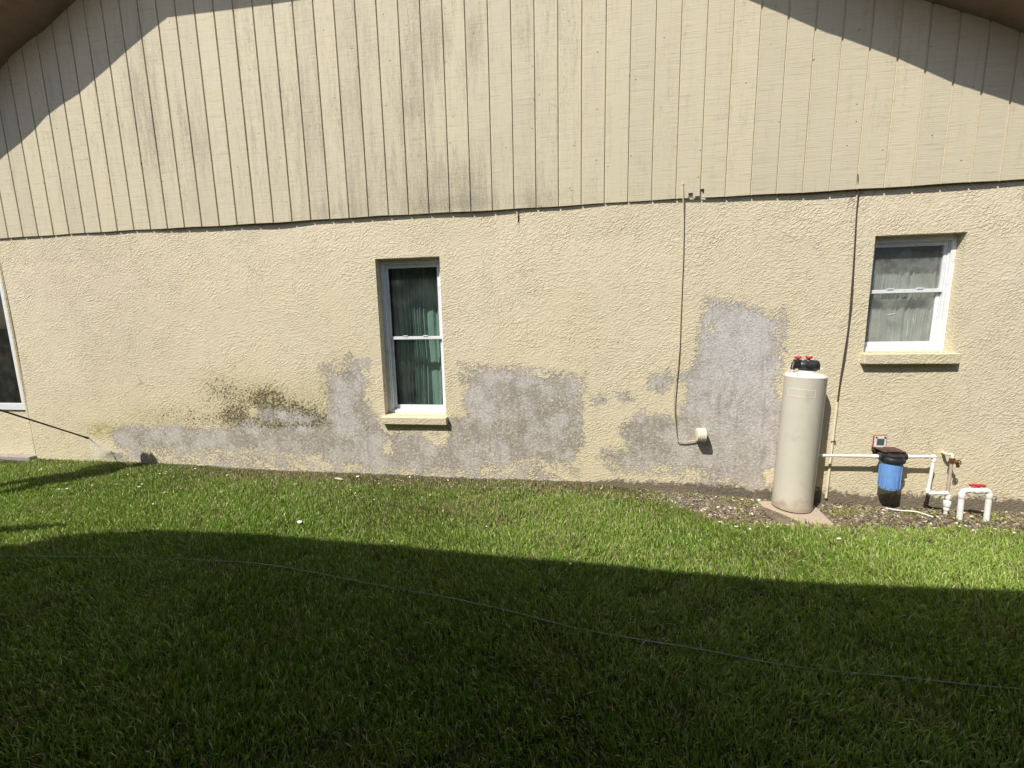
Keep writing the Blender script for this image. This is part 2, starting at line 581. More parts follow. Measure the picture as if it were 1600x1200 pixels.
def soil_mat():
    m = mat('soil', (0.1, 0.08, 0.05), 0.95, 0.1)
    n = N(m)
    p = n.coord()
    a = n.noise(p, 18, 5, 0.75)
    b = n.noise(p, 2.2, 3, 0.6)
    c = n.mix(n.rng(a, 0.35, 0.68), (0.028, 0.030, 0.014), (0.085, 0.072, 0.040))
    c = n.mix(n.rng(b, 0.45, 0.65, 0, 0.5), c, (0.075, 0.075, 0.03))
    c = n.mix(n.m2('MULTIPLY', n.attr('bed'), 0.85), c, n.mix(n.rng(a, 0.3, 0.7), (0.12, 0.09, 0.062), (0.27, 0.215, 0.16)))
    return n.out(c, 0.95, n.bump(a, 0.012))


M_SOIL = soil_mat()
M_GRASS = leafy('lawn_grass', rough=0.38, trans=0.24)


# ------------------------------------------------------------------ ground
GX = [-12, -7.2, -6.5, -4.9, -3.4, -2.0, -0.6, 0.0, 0.6, 1.2, 1.8, 2.9, 3.8, 6, 12]
GZ = [0.06, 0.075, 0.065, 0.045, 0.01, -0.005, 0.005, 0.0, -0.045, -0.075, -0.095, -0.115, -0.115, -0.12, -0.12]
# a broad, gentle shape: hard up by the wall, nearly level out on the lawn


def gz(x, y):
    """ground height, arrays or floats"""
    x = np.asarray(x, float); y = np.asarray(y, float)
    wz = np.interp(x, GX, GZ)
    t = np.clip((-y) / 1.6, 0, 1)
    t = t * t * (3 - 2 * t)
    lv = -0.035 - 0.012 * np.clip(x, -6, 5)
    z = wz * (1 - t) + lv * t
    z = z + 0.010 * np.sin(x * 1.7 + y * 1.1) * np.cos(y * 1.9 - x * 0.6) + 0.006 * np.sin(x * 5.1 + 2) * np.sin(y * 4.3)
    far = np.clip((np.hypot(x, y + 2) - 9) / 8, 0, 1)
    return z * (1 - far)


# gravel bed outline on the ground
BED_PX = [(945, 757), (1000, 770), (1040, 783), (1062, 800), (1090, 812), (1130, 823), (1200, 826), (1300, 828), (1400, 829), (1500, 830), (1600, 833)]
BED_F = [G(x, y, -0.09) for x, y in BED_PX]
BX = [-20, BED_F[0].x - 0.02] + [q.x for q in BED_F] + [20]
BY = [0.2, 0.2] + [q.y for q in BED_F] + [BED_F[-1].y]
BX, BY = np.array(BX), np.array(BY)


def in_bed(x, y):
    """signed: >0 inside the bare bed"""
    return np.asarray(y) - np.interp(x, BX, BY)


def build_ground():
    xs = np.concatenate([np.array([-900, -300, -100, -40, -20, -13]), np.arange(-9.5, 7.01, 0.06), np.array([9, 13, 20, 40, 100, 300, 900])])
    ys = np.concatenate([np.array([-900, -300, -100, -40, -20, -12, -8, -6, -5.2]), np.arange(-4.6, 0.31, 0.05), np.array([1, 3, 6, 12, 30, 100, 300, 900])])
    X, Y = np.meshgrid(xs, ys)
    Z = gz(X, Y)
    v = np.stack([X.ravel(), Y.ravel(), Z.ravel()], 1)
    nx, ny = len(xs), len(ys)
    i, j = np.meshgrid(np.arange(nx - 1), np.arange(ny - 1))
    a = (j * nx + i).ravel()
    f = np.stack([a, a + 1, a + 1 + nx, a + nx], 1)
    me = bpy.data.meshes.new('ground')
    me.from_pydata(v.tolist(), [], f.tolist())
    at = me.attributes.new('bed', 'FLOAT', 'POINT')
    bd = np.clip(in_bed(v[:, 0], v[:, 1]) / 0.06 + 0.5, 0, 1) * (np.abs(v[:, 0]) < 9) * (v[:, 1] > -2)
    at.data.foreach_set('value', bd.astype(np.float32))
    o = link('ground', me, M_SOIL, None, 180)
    tag(o, kind='structure')
    return o


build_ground()

# ------------------------------------------------------------------ the house
HOUSE = empty('house', (-2.1, 0.03, 0), 'cream stucco house with a vertical board gable, peeling grey patches and two white windows', 'house')
XC = -6.49                                          # vertical bead where the enclosed porch starts
XR = 5.6                                            # right corner of the house
XL = -9.8
OPEN = {'slim': (-1.978, -1.318, 0.672, 2.246), 'wide': (2.462, 3.135, 1.290, 2.263)}


def dist_poly(px, pz, poly):
    """signed distance to a polygon, positive inside"""
    P = np.array(poly, float)
    Q = np.roll(P, -1, 0)
    d = np.full(px.shape, 1e9)
    ins = np.zeros(px.shape, bool)
    for (x1, z1), (x2, z2) in zip(P, Q):
        ex, ez = x2 - x1, z2 - z1
        t = np.clip(((px - x1) * ex + (pz - z1) * ez) / (ex * ex + ez * ez + 1e-12), 0, 1)
        d = np.minimum(d, np.hypot(px - x1 - t * ex, pz - z1 - t * ez))
        c = ((z1 > pz) != (z2 > pz)) & (px < ex * (pz - z1) / (ez + 1e-12) + x1)
        ins ^= c
    return np.where(ins, d, -d)


def wl(pts):
    return [(W(x, y).x, W(x, y).z) for x, y in pts]


PEEL = [
    [(178, 668), (230, 666), (345, 669), (440, 668), (512, 664), (516, 640), (513, 600), (510, 585), (520, 592), (538, 576), (560, 574), (567, 590), (568, 620),
     (580, 645), (592, 660), (600, 676), (650, 680), (700, 686), (706, 652), (726, 650), (730, 592), (745, 584), (785, 574), (830, 586), (870, 594), (904, 598),
     (911, 640), (911, 690), (900, 712), (896, 723), (860, 721), (835, 716), (760, 729), (730, 734), (600, 731), (545, 727), (500, 712), (440, 708), (400, 700), (330, 703), (250, 700), (180, 698)],
    [(936, 716), (944, 706), (985, 707), (977, 690), (970, 670), (985, 655), (1002, 648), (1058, 652), (1076, 622), (1072, 590), (1086, 568), (1092, 540), (1095, 510),
     (1105, 487), (1122, 476), (1150, 473), (1180, 482), (1200, 492), (1214, 502), (1214, 545), (1224, 562), (1212, 600), (1222, 640), (1222, 745), (1195, 740), (1185, 758), (1150, 757),
     (1120, 738), (1060, 728), (1000, 728), (958, 722)],
    [(1012, 588), (1040, 584), (1072, 586), (1072, 594), (1044, 598), (1036, 612), (1018, 608)],
    [(962, 618), (980, 612), (992, 624), (978, 628)],
    [(925, 624), (945, 620), (948, 627), (930, 630)],
    [(538, 553), (550, 553), (550, 560), (540, 560)],
]
KEEP = [[(598, 694), (612, 690), (612, 712), (600, 712)], [(652, 676), (700, 680), (700, 694), (684, 700), (670, 690)], [(1192, 735), (1216, 725), (1216, 760), (1190, 760)],
        [(1102, 505), (1118, 498), (1122, 520), (1106, 526)]]
FADE = [([(180, 690), (520, 700), (900, 710), (905, 745), (700, 752), (500, 742), (300, 728), (182, 716)], -.012),
        ([(936, 715), (1216, 715), (1216, 775), (1100, 768), (1040, 745), (950, 730)], -.010),
        ([(1100, 470), (1225, 490), (1225, 560), (1090, 560)], -.012), ([(500, 575), (575, 565), (575, 600), (505, 610)], -.008),
        ([(720, 570), (910, 585), (915, 610), (722, 600)], -.006)]
BARE_LOW = [[(395, 628), (400, 652), (350, 662), (350, 668), (512, 668), (500, 650), (470, 640)]]


def blob(px, pz, cx, cy, rx, rz, p=1.0):
    c = W(cx, cy)
    return np.exp(-(((px - c.x) / rx) ** 2 + ((pz - c.z) / rz) ** 2) ** p)


def grid_with_lines(a, b, step, extra):
    xs = list(np.arange(a, b, step)) + [b] + list(extra)
    xs = sorted(set(round(float(x), 5) for x in xs))
    out = [xs[0]]
    ex = set(round(float(e), 5) for e in extra)
    for x in xs[1:]:
        if x - out[-1] < step * 0.35:
            if x in ex and out[-1] not in ex:
                out[-1] = x
            elif x in ex:
                out.append(x)
            elif x == xs[-1]:
                out[-1] = x
            continue
        out.append(x)
    return out


def build_wall():
    ex = [v for o in OPEN.values() for v in o[:2]]
    ez = [v for o in OPEN.values() for v in o[2:]]
    xs = np.array(grid_with_lines(XC, XR, 0.03, ex))
    zs = np.array(grid_with_lines(-0.35, SID_Z + 0.12, 0.03, ez))
    X, Z = np.meshgrid(xs, zs)
    px, pz = X.ravel(), Z.ravel()
    # gentle waviness of the plaster, none at the openings
    wav = 0.0045 * np.sin(px * 2.1 + 0.4) * np.cos(pz * 1.6) + 0.0025 * np.sin(px * 6.3 + pz * 3)
    topw = np.clip((pz - (SID_Z - 0.30)) / 0.30, 0, 1)
    prof = np.interp(px, [-6.5, -5.6, -4.6, -3.5, -3.0, -2.2, -1.4, -0.6, 0.3, 1.0, 1.5, 3.4, 5.6], [-.012, -.014, -.008, .002, .010, .002, -.006, -.002, -.014, -.010, .004, .008, .006])
    near = np.ones_like(px)
    for (a, b, c, d) in OPEN.values():
        dd = np.hypot(np.maximum(np.maximum(a - px, px - b), 0), np.maximum(np.maximum(c - pz, pz - d), 0))
        near = np.minimum(near, np.clip(dd / 0.25, 0, 1))
    Yv = YW + (wav + prof * topw) * near
    v = np.stack([px, Yv, pz], 1)
    nx = len(xs)
    faces = []
    for j in range(len(zs) - 1):
        zc = (zs[j] + zs[j + 1]) / 2
        for i in range(nx - 1):
            xc = (xs[i] + xs[i + 1]) / 2
            if any(a < xc < b and c < zc < d for (a, b, c, d) in OPEN.values()):
                continue
            a0 = j * nx + i
            faces.append((a0, a0 + 1, a0 + 1 + nx, a0 + nx))
    verts = v.tolist()
    # jamb returns
    for (a, b, c, d) in OPEN.values():
        n0 = len(verts)
        y0, y1 = YW, YW + 0.17
        verts += [(a, y0, c), (b, y0, c), (b, y0, d), (a, y0, d), (a, y1, c), (b, y1, c), (b, y1, d), (a, y1, d)]
        for k in range(4):
            k2 = (k + 1) % 4
            faces.append((n0 + k, n0 + k2, n0 + 4 + k2, n0 + 4 + k))
    # left return at the bead
    n0 = len(verts)
    verts += [(XC, YW - 0.0, -0.35), (XC, YW - 0.0, SID_Z + .12), (XC, YW + 0.25, SID_Z + .12), (XC, YW + 0.25, -0.35)]
    faces.append((n0, n0 + 1, n0 + 2, n0 + 3))
    off = HOUSE.location
    verts = [(x - off.x, y - off.y, z - off.z) for x, y, z in verts]
    me = bpy.data.meshes.new('wall')
    me.from_pydata(verts, [], faces)
    nv = len(verts)

    def setattr_(name, arr):
        a = np.zeros(nv, np.float32)
        a[:len(arr)] = arr
        if name == 'peel': a[len(arr):] = -0.3
        me.attributes.new(name, 'FLOAT', 'POINT').data.foreach_set('value', a)
    sdf = np.full(px.shape, -9.0)
    for i, poly in enumerate(PEEL):
        dd = dist_poly(px, pz, wl(poly))
        if i >= 2: dd = dd - 0.004
        sdf = np.maximum(sdf, dd)
    for poly in BARE_LOW:
        sdf = np.maximum(sdf, dist_poly(px, pz, wl(poly)) * 0.8 - 0.035)
    for poly, lv in FADE:
        dd = dist_poly(px, pz, wl(poly))
        sdf = np.maximum(sdf, np.minimum(dd, lv))
    for poly in KEEP:
        sdf = np.minimum(sdf, -dist_poly(px, pz, wl(poly)) * 1.4)
    setattr_('peel', np.clip(sdf, -0.3, 0.3))
    mold = 0.95 * blob(px, pz, 465, 655, .34, .13) + .8 * blob(px, pz, 418, 628, .20, .17) + .8 * blob(px, pz, 375, 655, .17, .12) + .5 * blob(px, pz, 505, 662, .10, .06) \
        + .35 * blob(px, pz, 330, 655, .4, .12) + .3 * blob(px, pz, 260, 650, .4, .15) + .45 * blob(px, pz, 345, 610, .35, .22) + .7 * blob(px, pz, 430, 650, .30, .10)
    mold += .35 * blob(px, pz, 440, 640, .55, .20)
    mold *= 1.35
    mold -= 1.3 * blob(px, pz, 398, 645, .10, .075)
    setattr_('mold', np.clip(mold, 0, 1))
    alg = blob(px, pz, 158, 672, .22, .10) + .35 * blob(px, pz, 500, 620, .25, .25) + .5 * blob(px, pz, 420, 615, .3, .15) + .3 * blob(px, pz, 230, 655, .4, .12)
    setattr_('algae', np.clip(alg * 1.0, 0, 1))
    wea = .9 * blob(px, pz, 130, 440, 1.0, .5) + .5 * blob(px, pz, 180, 560, 1.1, .5) + .35 * blob(px, pz, 400, 380, 1.2, .3) + .4 * blob(px, pz, 1180, 380, 1.3, .5) + .3 * blob(px, pz, 1560, 500, .8, 1.2)
    setattr_('weather', np.clip(wea, 0, 1))
    base = gz(px, np.zeros_like(px))
    hgt = pz - base
    amp = np.interp(px, [-6.5, -5, -4, -2, -.6, 0, .6, 1.2, 1.8, 2.3, 4], [.015, .01, .02, .03, .02, .03, .10, .13, .14, .14, .14])
    setattr_('dirt', np.clip(1.0 - hgt / (amp * 1.5), 0, 1) + .22 * blob(px, pz, 90, 690, .5, .15))
    lil = .9 * blob(px, pz, 1150, 540, .5, .5) + .6 * blob(px, pz, 1190, 680, .35, .5) + .3 * blob(px, pz, 800, 590, .6, .12)
    setattr_('lilac', np.clip(lil, 0, 1))
    link('wall', me, M_ST, HOUSE)


build_wall()


# shadow-casting lower edge of the rake, measured off its shadow on the siding
RK_E = 0.39
SHL = [(0, 250), (10, 241), (31, 225), (54, 204), (72, 183), (96, 164), (122, 147), (144, 127), (170, 105), (192, 85), (220, 62), (262, 28)]
SHR = [(1170, 0), (1228, 24), (1290, 51), (1312, 58), (1400, 91), (1492, 131), (1600, 165)]


def rake_pt(px, py):
    s = W(px, py, 0.0)
    return Vector((s.x - .75 * RK_E, -RK_E, s.z + 1.5 * RK_E))


RL = [rake_pt(*q) for q in SHL]
RR = [rake_pt(*q) for q in SHR]
flatz = RL[-1].z
slopeL = 0.505
slopeR = -0.475
RL = [Vector((RL[0].x - 3.6, -RK_E, RL[0].z - 3.6 * slopeL))] + RL
xr = RR[0].x - (flatz - .02 - RR[0].z) / -slopeR
RR = [Vector((xr, -RK_E, flatz - .02))] + RR + [Vector((RR[-1].x + 2.7, -RK_E, RR[-1].z + 2.7 * slopeR))]
EDGE = RL + RR


def soff(px_, z_off=0.03):
    """height of the soffit line along the wall at x"""
    return float(np.interp(px_, [e.x for e in EDGE], [e.z for e in EDGE])) + z_off


def build_siding():
    xs, dep = [], []
    k0, k1 = -17, 59
    gw = 0.0085
    cols = []
    for k in range(k0, k1):
        xa = X0 + k * SP
        cols += [(xa - gw, 0.0), (xa - gw + .0008, 0.011), (xa + gw - .0008, 0.011), (xa + gw, 0.0)]
        for t in (0.1, .2, .3, .4, .5, .6, .7, .8, .9):
            cols.append((xa + gw + t * (SP - 2 * gw), 0.0))
    cols = [c for c in cols if XL + 0.1 < c[0] < XR]
    xs = np.array([c[0] for c in cols]); ds = np.array([c[1] for c in cols])
    frac = np.concatenate([np.array([0, .006, .012, .018, .024]), np.linspace(.032, 1, 60)])
    V = []
    bot = SID_Z + 0.003 * np.sin(xs * 2.3) + 0.002 * np.sin(xs * 9.1)
    top = np.array([soff(x, 0.12) for x in xs])
    top = np.maximum(top, bot + 0.02)
    X = np.repeat(xs[None], len(frac), 0)
    Zg = bot[None] + (top - bot)[None] * frac[:, None]
    Yg = np.repeat(ds[None], len(frac), 0) + 0.0015 * np.sin(X * 3.1 + Zg)
    v = np.stack([X.ravel(), Yg.ravel(), Zg.ravel()], 1)
    nx = len(xs)
    holes = []
    for (hx, hy, hw, hh) in [(1080, 305, .035, .05), (1098, 300, .04, .075), (1090, 308, .03, .03)]:
        c = W(hx, hy, 0)
        holes.append((c.x - hw / 2, c.x + hw / 2, c.z + hh / 2))
    f = []
    for j in range(len(frac) - 1):
        for i in range(nx - 1):
            xc = (xs[i] + xs[i + 1]) / 2; zc = (Zg[j, i] + Zg[j + 1, i]) / 2
            if any(a < xc < b and zc < c for a, b, c in holes):
                continue
            a0 = j * nx + i
            f.append((a0, a0 + 1, a0 + 1 + nx, a0 + nx))
    # thickness of the bottom edge: return to the back
    n0 = len(v)
    back = np.stack([xs, np.full(nx, 0.016), Zg[0]], 1)
    v = np.concatenate([v, back], 0)
    for i in range(nx - 1):
        f.append((i + 1, i, n0 + i, n0 + i + 1))
    off = np.array(HOUSE.location)
    me = bpy.data.meshes.new('siding')
    me.from_pydata((v - off).tolist(), [], f)
    px, pz = v[:, 0], v[:, 2]

    def b(cx, cy, rx, rz):
        c = W(cx, cy, 0)
        return np.exp(-(((px - c.x) / rx) ** 2 + ((pz - c.z) / rz) ** 2))
    st = .75 * b(720, 280, .35, .25) + .8 * b(715, 320, .4, .09) + .6 * b(530, 330, .28, .10) + .45 * b(840, 310, .4, .15) + .75 * b(680, 70, .16, .32) + .5 * b(745, 60, .12, .3) \
        + .4 * b(240, 150, .5, .5) + .35 * b(290, 230, .5, .4) + .4 * b(510, 180, .4, .5) + .3 * b(170, 200, .5, .5) + .35 * b(640, 170, .3, .15) + .25 * b(600, 300, .5, .2)
    st = st * .68 + .24 * np.exp(-((px + 1.9) / 1.9) ** 2) + .18 * np.sin(px * 3.3) * np.sin(px * 7.9 + 1)
    th = np.clip(1.15 - (px + 0.4) / 1.6, 0.12, 1) * 0.9
    me.attributes.new('stain', 'FLOAT', 'POINT').data.foreach_set('value', np.clip(st, 0, 1).astype(np.float32))
    me.attributes.new('thin', 'FLOAT', 'POINT').data.foreach_set('value', np.clip(th, 0, 1).astype(np.float32))
    o = link('siding', me, M_SID, HOUSE)
    # splintered dark rims of the three holes
    for (a, b_, c) in holes:
        pass
    return o


build_siding()


def build_roof():
    # soffit boards between wall and rake edge, fascia, shingled planes behind
    mb = MB()
    for i in range(len(EDGE) - 1):
        a, b = EDGE[i], EDGE[i + 1]
        z1, z2 = a.z + .03, b.z + .03
        mb.add([(a.x, -RK_E + .02, z1), (b.x, -RK_E + .02, z2), (b.x, .06, z2), (a.x, .06, z1),
                (a.x, -RK_E + .02, z1 + .02), (b.x, -RK_E + .02, z2 + .02), (b.x, .06, z2 + .02), (a.x, .06, z1 + .02)],
               [(0, 1, 2, 3), (7, 6, 5, 4), (0, 4, 5, 1), (3, 2, 6, 7)])
    mb.build('soffit', M_SOFFIT, HOUSE)
    mf = MB()
    for i in range(len(EDGE) - 1):
        a, b = EDGE[i], EDGE[i + 1]
        mf.add([(a.x, -RK_E, a.z), (b.x, -RK_E, b.z), (b.x, -RK_E + .02, b.z), (a.x, -RK_E + .02, a.z),
                (a.x, -RK_E, a.z + .19), (b.x, -RK_E, b.z + .19), (b.x, -RK_E + .02, b.z + .19), (a.x, -RK_E + .02, a.z + .19)],
               [(0, 1, 2, 3), (7, 6, 5, 4), (0, 4, 5, 1), (3, 2, 6, 7)])
    mf.build('fascia', M_SOFFIT, HOUSE)
    mr = MB()
    L0, L1 = EDGE[0], RL[-1]
    R0, R1 = RR[0], EDGE[-1]
    up = .20
    xm = (L1.x * slopeR - R0.x * slopeL) / (slopeR - slopeL) + 0
    # ridge where both slopes meet, set back from the clipped gable
    xr_ = (R0.z - L1.z + slopeL * L1.x - slopeR * R0.x) / (slopeL - slopeR)
    zr_ = L1.z + slopeL * (xr_ - L1.x)
    yb = 9.5
    A = (L0.x, -RK_E - .02, L0.z + up); B = (L1.x, -RK_E - .02, L1.z + up); C_ = (xr_, 1.9, zr_ + up); D = (xr_, yb, zr_ + up); E_ = (L0.x, yb, L0.z + up)
    F_ = (R0.x, -RK_E - .02, R0.z + up); H_ = (R1.x, -RK_E - .02, R1.z + up); I_ = (R1.x, yb, R1.z + up)
    base = [A, B, C_, D, E_, F_, H_, I_]
    fs = [(0, 1, 2, 3, 4), (5, 6, 7, 3, 2), (1, 5, 2)]
    lo = [(x, y, z - .03) for x, y, z in base]
    mr.add(base + lo, fs + [tuple(i + 8 for i in q[::-1]) for q in fs] + [(0, 8, 9, 1), (1, 9, 13, 5), (5, 13, 14, 6), (4, 12, 8, 0), (6, 14, 15, 7), (4, 3, 11, 12), (3, 7, 15, 11)])
    mr.build('roof', M_ROOF, HOUSE, fix=False)
    # the rest of the shell: side and back walls, room floor
    ms = MB()
    ms.box((XL, .2, -.3), (XL + .12, 9, 2.7))
    ms.box((XR - .12, .2, -.3), (XR, 9, 2.6))
    ms.box((XL + .12, 8.88, -.3), (XR - .12, 9, 2.6))
    ms.build('side_wall', M_STT, HOUSE)
    mi = MB()
    mi.box((XL + .12, .2, -.29), (XR - .12, 8.88, .05))
    mi.box((XL + .12, .2, 2.62), (XR - .12, 8.88, 2.68))
    mi.box((-3.6, .2, .05), (-3.5, 4, 2.62))
    mi.box((1.2, .2, .05), (1.3, 4, 2.62))
    mi.box((-6.4, 3.9, .05), (XR - .12, 4.0, 2.62))
    mi.build('interior', M_DARKROOM, HOUSE)


build_roof()


def curtain(name, x0, x1, z0, z1, y, amp, per, m, parent, seed):
    r = random.Random(seed)
    n = int((x1 - x0) / .006)
    vs, fs = [], []
    ph = r.random() * 6
    zs = 12
    for j in range(zs + 1):
        z = z0 + (z1 - z0) * j / zs
        for i in range(n + 1):
            x = x0 + (x1 - x0) * i / n
            k = 1 + .25 * math.sin(x * 11 + seed)
            a = amp * (1.0 - .3 * j / zs)
            vs.append((x + .006 * math.sin(j * .9 + x * 9), y + a * math.sin(2 * math.pi * x / per * k + ph + .12 * j * math.sin(x * 7)) + .3 * a * math.sin(2 * math.pi * x / per * 2.3 + 1), z))
    for j in range(zs):
        for i in range(n):
            q = j * (n + 1) + i
            fs.append((q, q + 1, q + n + 2, q + n + 1))
    mb = MB().add(vs, fs)
    return mb.build(name, m, parent, 180, fix=False)


def frame_boxes(mb, x0, x1, z0, z1, y0, y1, wl_, wr_, wb, wt):
    """a rectangular frame as four butted boxes"""
    mb.box((x0, y0, z0), (x0 + wl_, y1, z1))
    mb.box((x1 - wr_, y0, z0), (x1, y1, z1))
    mb.box((x0 + wl_, y0, z0), (x1 - wr_, y1, z0 + wb))
    mb.box((x0 + wl_, y0, z1 - wt), (x1 - wr_, y1, z1))


def build_window(key, label, glass_m, zmeet, rec, gap_bottom):
    a, b, c, d = OPEN[key]
    y = YW + rec
    fr = MB()
    frame_boxes(fr, a + .001, b - .001, c + .001, d - .001, y, y + .075, .036, .036, .030, .045)
    # inner stepped bead
    frame_boxes(fr, a + .037, b - .037, c + .031, d - .046, y + .018, y + .07, .010, .010, .008, .010)
    wobj = fr.build('window', M_VINYL, HOUSE, None, 0.002)
    wobj['label'] = label
    # upper sash sits outside, lower sash behind it
    ia, ib, ic, id_ = a + .047, b - .047, c + .039, d - .056
    up = MB()
    frame_boxes(up, ia + .001, ib - .001, zmeet - .014, id_ - .001, y + .026, y + .050, .024, .024, .030, .026)
    up.box((ia + .15, y + .020, zmeet + .016), (ia + .20, y + .030, zmeet + .026))
    up.box((ib - .20, y + .020, zmeet + .016), (ib - .15, y + .030, zmeet + .026))
    u = up.build('sash', M_VINYL, wobj, None, 0.0015)
    lo = MB()
    frame_boxes(lo, ia + .002, ib - .002, ic + .001, zmeet + .012, y + .052, y + .070, .026, .026, .040, .028)
    l = lo.build('sash', M_VINYL, wobj, None, 0.0015)
    g1 = MB().box((ia + .024, y + .036, zmeet + .015), (ib - .024, y + .041, id_ - .026))
    g1.build('pane', glass_m, wobj)
    g2 = MB().box((ia + .027, y + .058, ic + .040), (ib - .027, y + .063, zmeet - .013))
    g2.build('pane', glass_m, wobj)
    return wobj


WS = build_window('slim', 'tall slim white double hung window with dark green grey curtains', M_GLS, W(650, 528, YW + .12).z, 0.095, 0)
WW = build_window('wide', 'white double hung window with pale grey curtains and scratched dusty glass', M_GLW, W(1415, 455, YW + .12).z, 0.085, 0)
# sills
for wobj, (x0, x1, z1, z0) in ((WS, (-2.005, -1.305, .672, .585)), (WW, (2.44, 3.165, 1.290, 1.190))):
    s = MB()
    xs = np.linspace(x0, x1, 24)
    for i in range(23):
        pass
    s.add([(x0, YW + .17, z1), (x1, YW + .17, z1), (x1, YW - .060, z1 - .012), (x0, YW - .060, z1 - .012),
           (x0, YW + .02, z0), (x1, YW + .02, z0), (x1, YW - .055, z0), (x0, YW - .055, z0), (x0, YW + .17, z0 + .0), (x1, YW + .17, z0 + .0)],
          [(0, 1, 2, 3), (3, 2, 6, 7), (7, 6, 5, 4), (4, 5, 9, 8), (8, 9, 1, 0), (0, 3, 7, 4, 8), (1, 9, 5, 6, 2)])
    s.build('window_sill', M_STT, wobj, None, 0.006)
curtain('curtain', -1.95, -1.36, .60, 2.24, YW + .34, .030, .17, M_CURTG, WS, 3)
curtain('curtain', 2.46, 3.14, 1.2, 2.24, YW + .205, .011, .13, M_CURT, WW, 8)

# enclosed porch to the left of the bead: knee wall, aluminium frame with dark glass, slab edge
pw = MB()
zA, zB = W(36, 645).z - .0, 2.30
YP = YW + .035
pw.box((XL + .12, YP, -.3), (XC - .002, YP + .15, .665))
pw.build('porch_wall', M_STT, HOUSE)
MB().box((XL + .12, YP, 2.33), (XC - .002, YP + .15, SID_Z + .1)).build('porch_header', M_STT, HOUSE)
# rusty nail-like stub hanging under the siding
sa = W(809, 327, YW - .012); sb2 = W(809.5, 347, YW - .010)
MB().tube([sa, sa.lerp(sb2, .5) + Vector((.003, 0, 0)), sb2], [.004, .005, .003], 8).build('wire_stub', M_DCABLE, HOUSE, 180)
# dried streaks on the wide window's lower pane
yq = YW + .085 + .057
M_RES = simple('dried_residue', (.6, .6, .58), .9, .1)
for (xa, ya, xb, yb, r0) in ((1385, 492, 1402, 489.5, .0035), (1416, 535, 1419, 500, .0018), (1428, 508, 1427, 497, .0022)):
    pa, pb_ = W(xa, ya, yq), W(xb, yb, yq)
    MB().tube([pa, pa.lerp(pb_, .35), pa.lerp(pb_, .7), pb_], [r0 * .3, r0, r0 * .8, r0 * .3], 5).build('dried_residue', M_RES, WW, 180)
bd = MB()
bd.box((XC - .030, YW - .006, -.1), (XC - .002, YW + .034, SID_Z + .08))
bd.box((XC + .002, YW - .004, -.1), (XC + .012, YW + .006, SID_Z - .0))
bd.build('corner_bead', M_STT, HOUSE, None, 0.003)
pf = MB()
frame_boxes(pf, -9.6, XC - .031, .666, 2.329, YP - .02, YP + .06, .09, .065, .075, .09)
pf.box((-8.1, YP - .01, .742), (-8.0, YP + .05, 2.238))
pf.box((-6.70, YP - .0215, .70), (-6.68, YP - .0195, .706))
PF = pf.build('screen_panel', M_VINYL, HOUSE, None, 0.003)
pg = MB().box((-9.5, YP + .02, .742), (XC - .097, YP + .026, 2.238))
pg.build('pane', M_GLD, PF)
cs = MB()
cs.box((XL, YW - .075, -.1), (XC + .0, YP - .001, .108))
CS = cs.build('porch_slab', M_CONC, HOUSE, None, 0.008)

# ------------------------------------------------------------------ neighbouring house behind the camera (its eave shades the lawn)
NB = empty('neighbouring_house', (0, -4.9, 0), 'brown house behind the viewer whose eave throws its shadow across the lawn', 'house')
ZE = 2.80
SHG = [(-60, 862), (0, 860), (48, 845), (100, 842), (150, 838), (190, 835), (250, 837), (400, 845), (600, 862), (800, 882), (900, 890), (1000, 900), (1200, 917), (1400, 928), (1600, 935)]
EG = []
for q in SHG:
    g = G(*q, 0.0)
    for _ in range(4):
        g = G(*q, float(gz(g.x, g.y)) + .035)
    t = (ZE - g.z) / 1.5
    EG.append((g.x - .75 * t, g.y - t))
EG = [(EG[0][0] - 6, EG[0][1] + .0)] + EG + [(EG[-1][0] + 5, EG[-1][1] - .02)]
ne = MB()
YB = -4.55
for (x1, y1), (x2, y2) in zip(EG[:-1], EG[1:]):
    ne.add([(x1, y1, ZE), (x2, y2, ZE), (x2, YB, ZE), (x1, YB, ZE), (x1, y1, ZE + .16), (x2, y2, ZE + .16), (x2, YB - 4, ZE + 2.2), (x1, YB - 4, ZE + 2.2)],
           [(0, 1, 2, 3), (0, 4, 5, 1), (4, 7, 6, 5)])
ne.build('roof', M_SOFFIT, NB)
MB().box((-13, YB - .15, -.2), (9, YB, ZE + .05)).build('wall', M_NWALL, NB)
# unseen tube added by the eave, casting the finger of shade on the lawn
g1 = G(0, 831, .03); g2 = G(100, 820, .03)
t1 = (ZE - g1.z) / 1.5
p1 = Vector((g1.x - .75 * t1, g1.y - t1, ZE)); p2 = Vector((g2.x - .75 * t1, g2.y - t1, ZE))
g3 = G(-80, 836, .03); p3 = Vector((g3.x - .75 * t1, g3.y - t1, ZE))
dn = MB()
dn.tube([p3, p1, p2], [.085, .075, .03], 10)
dn.build('shade_tube', M_VINYL, NB, 60)

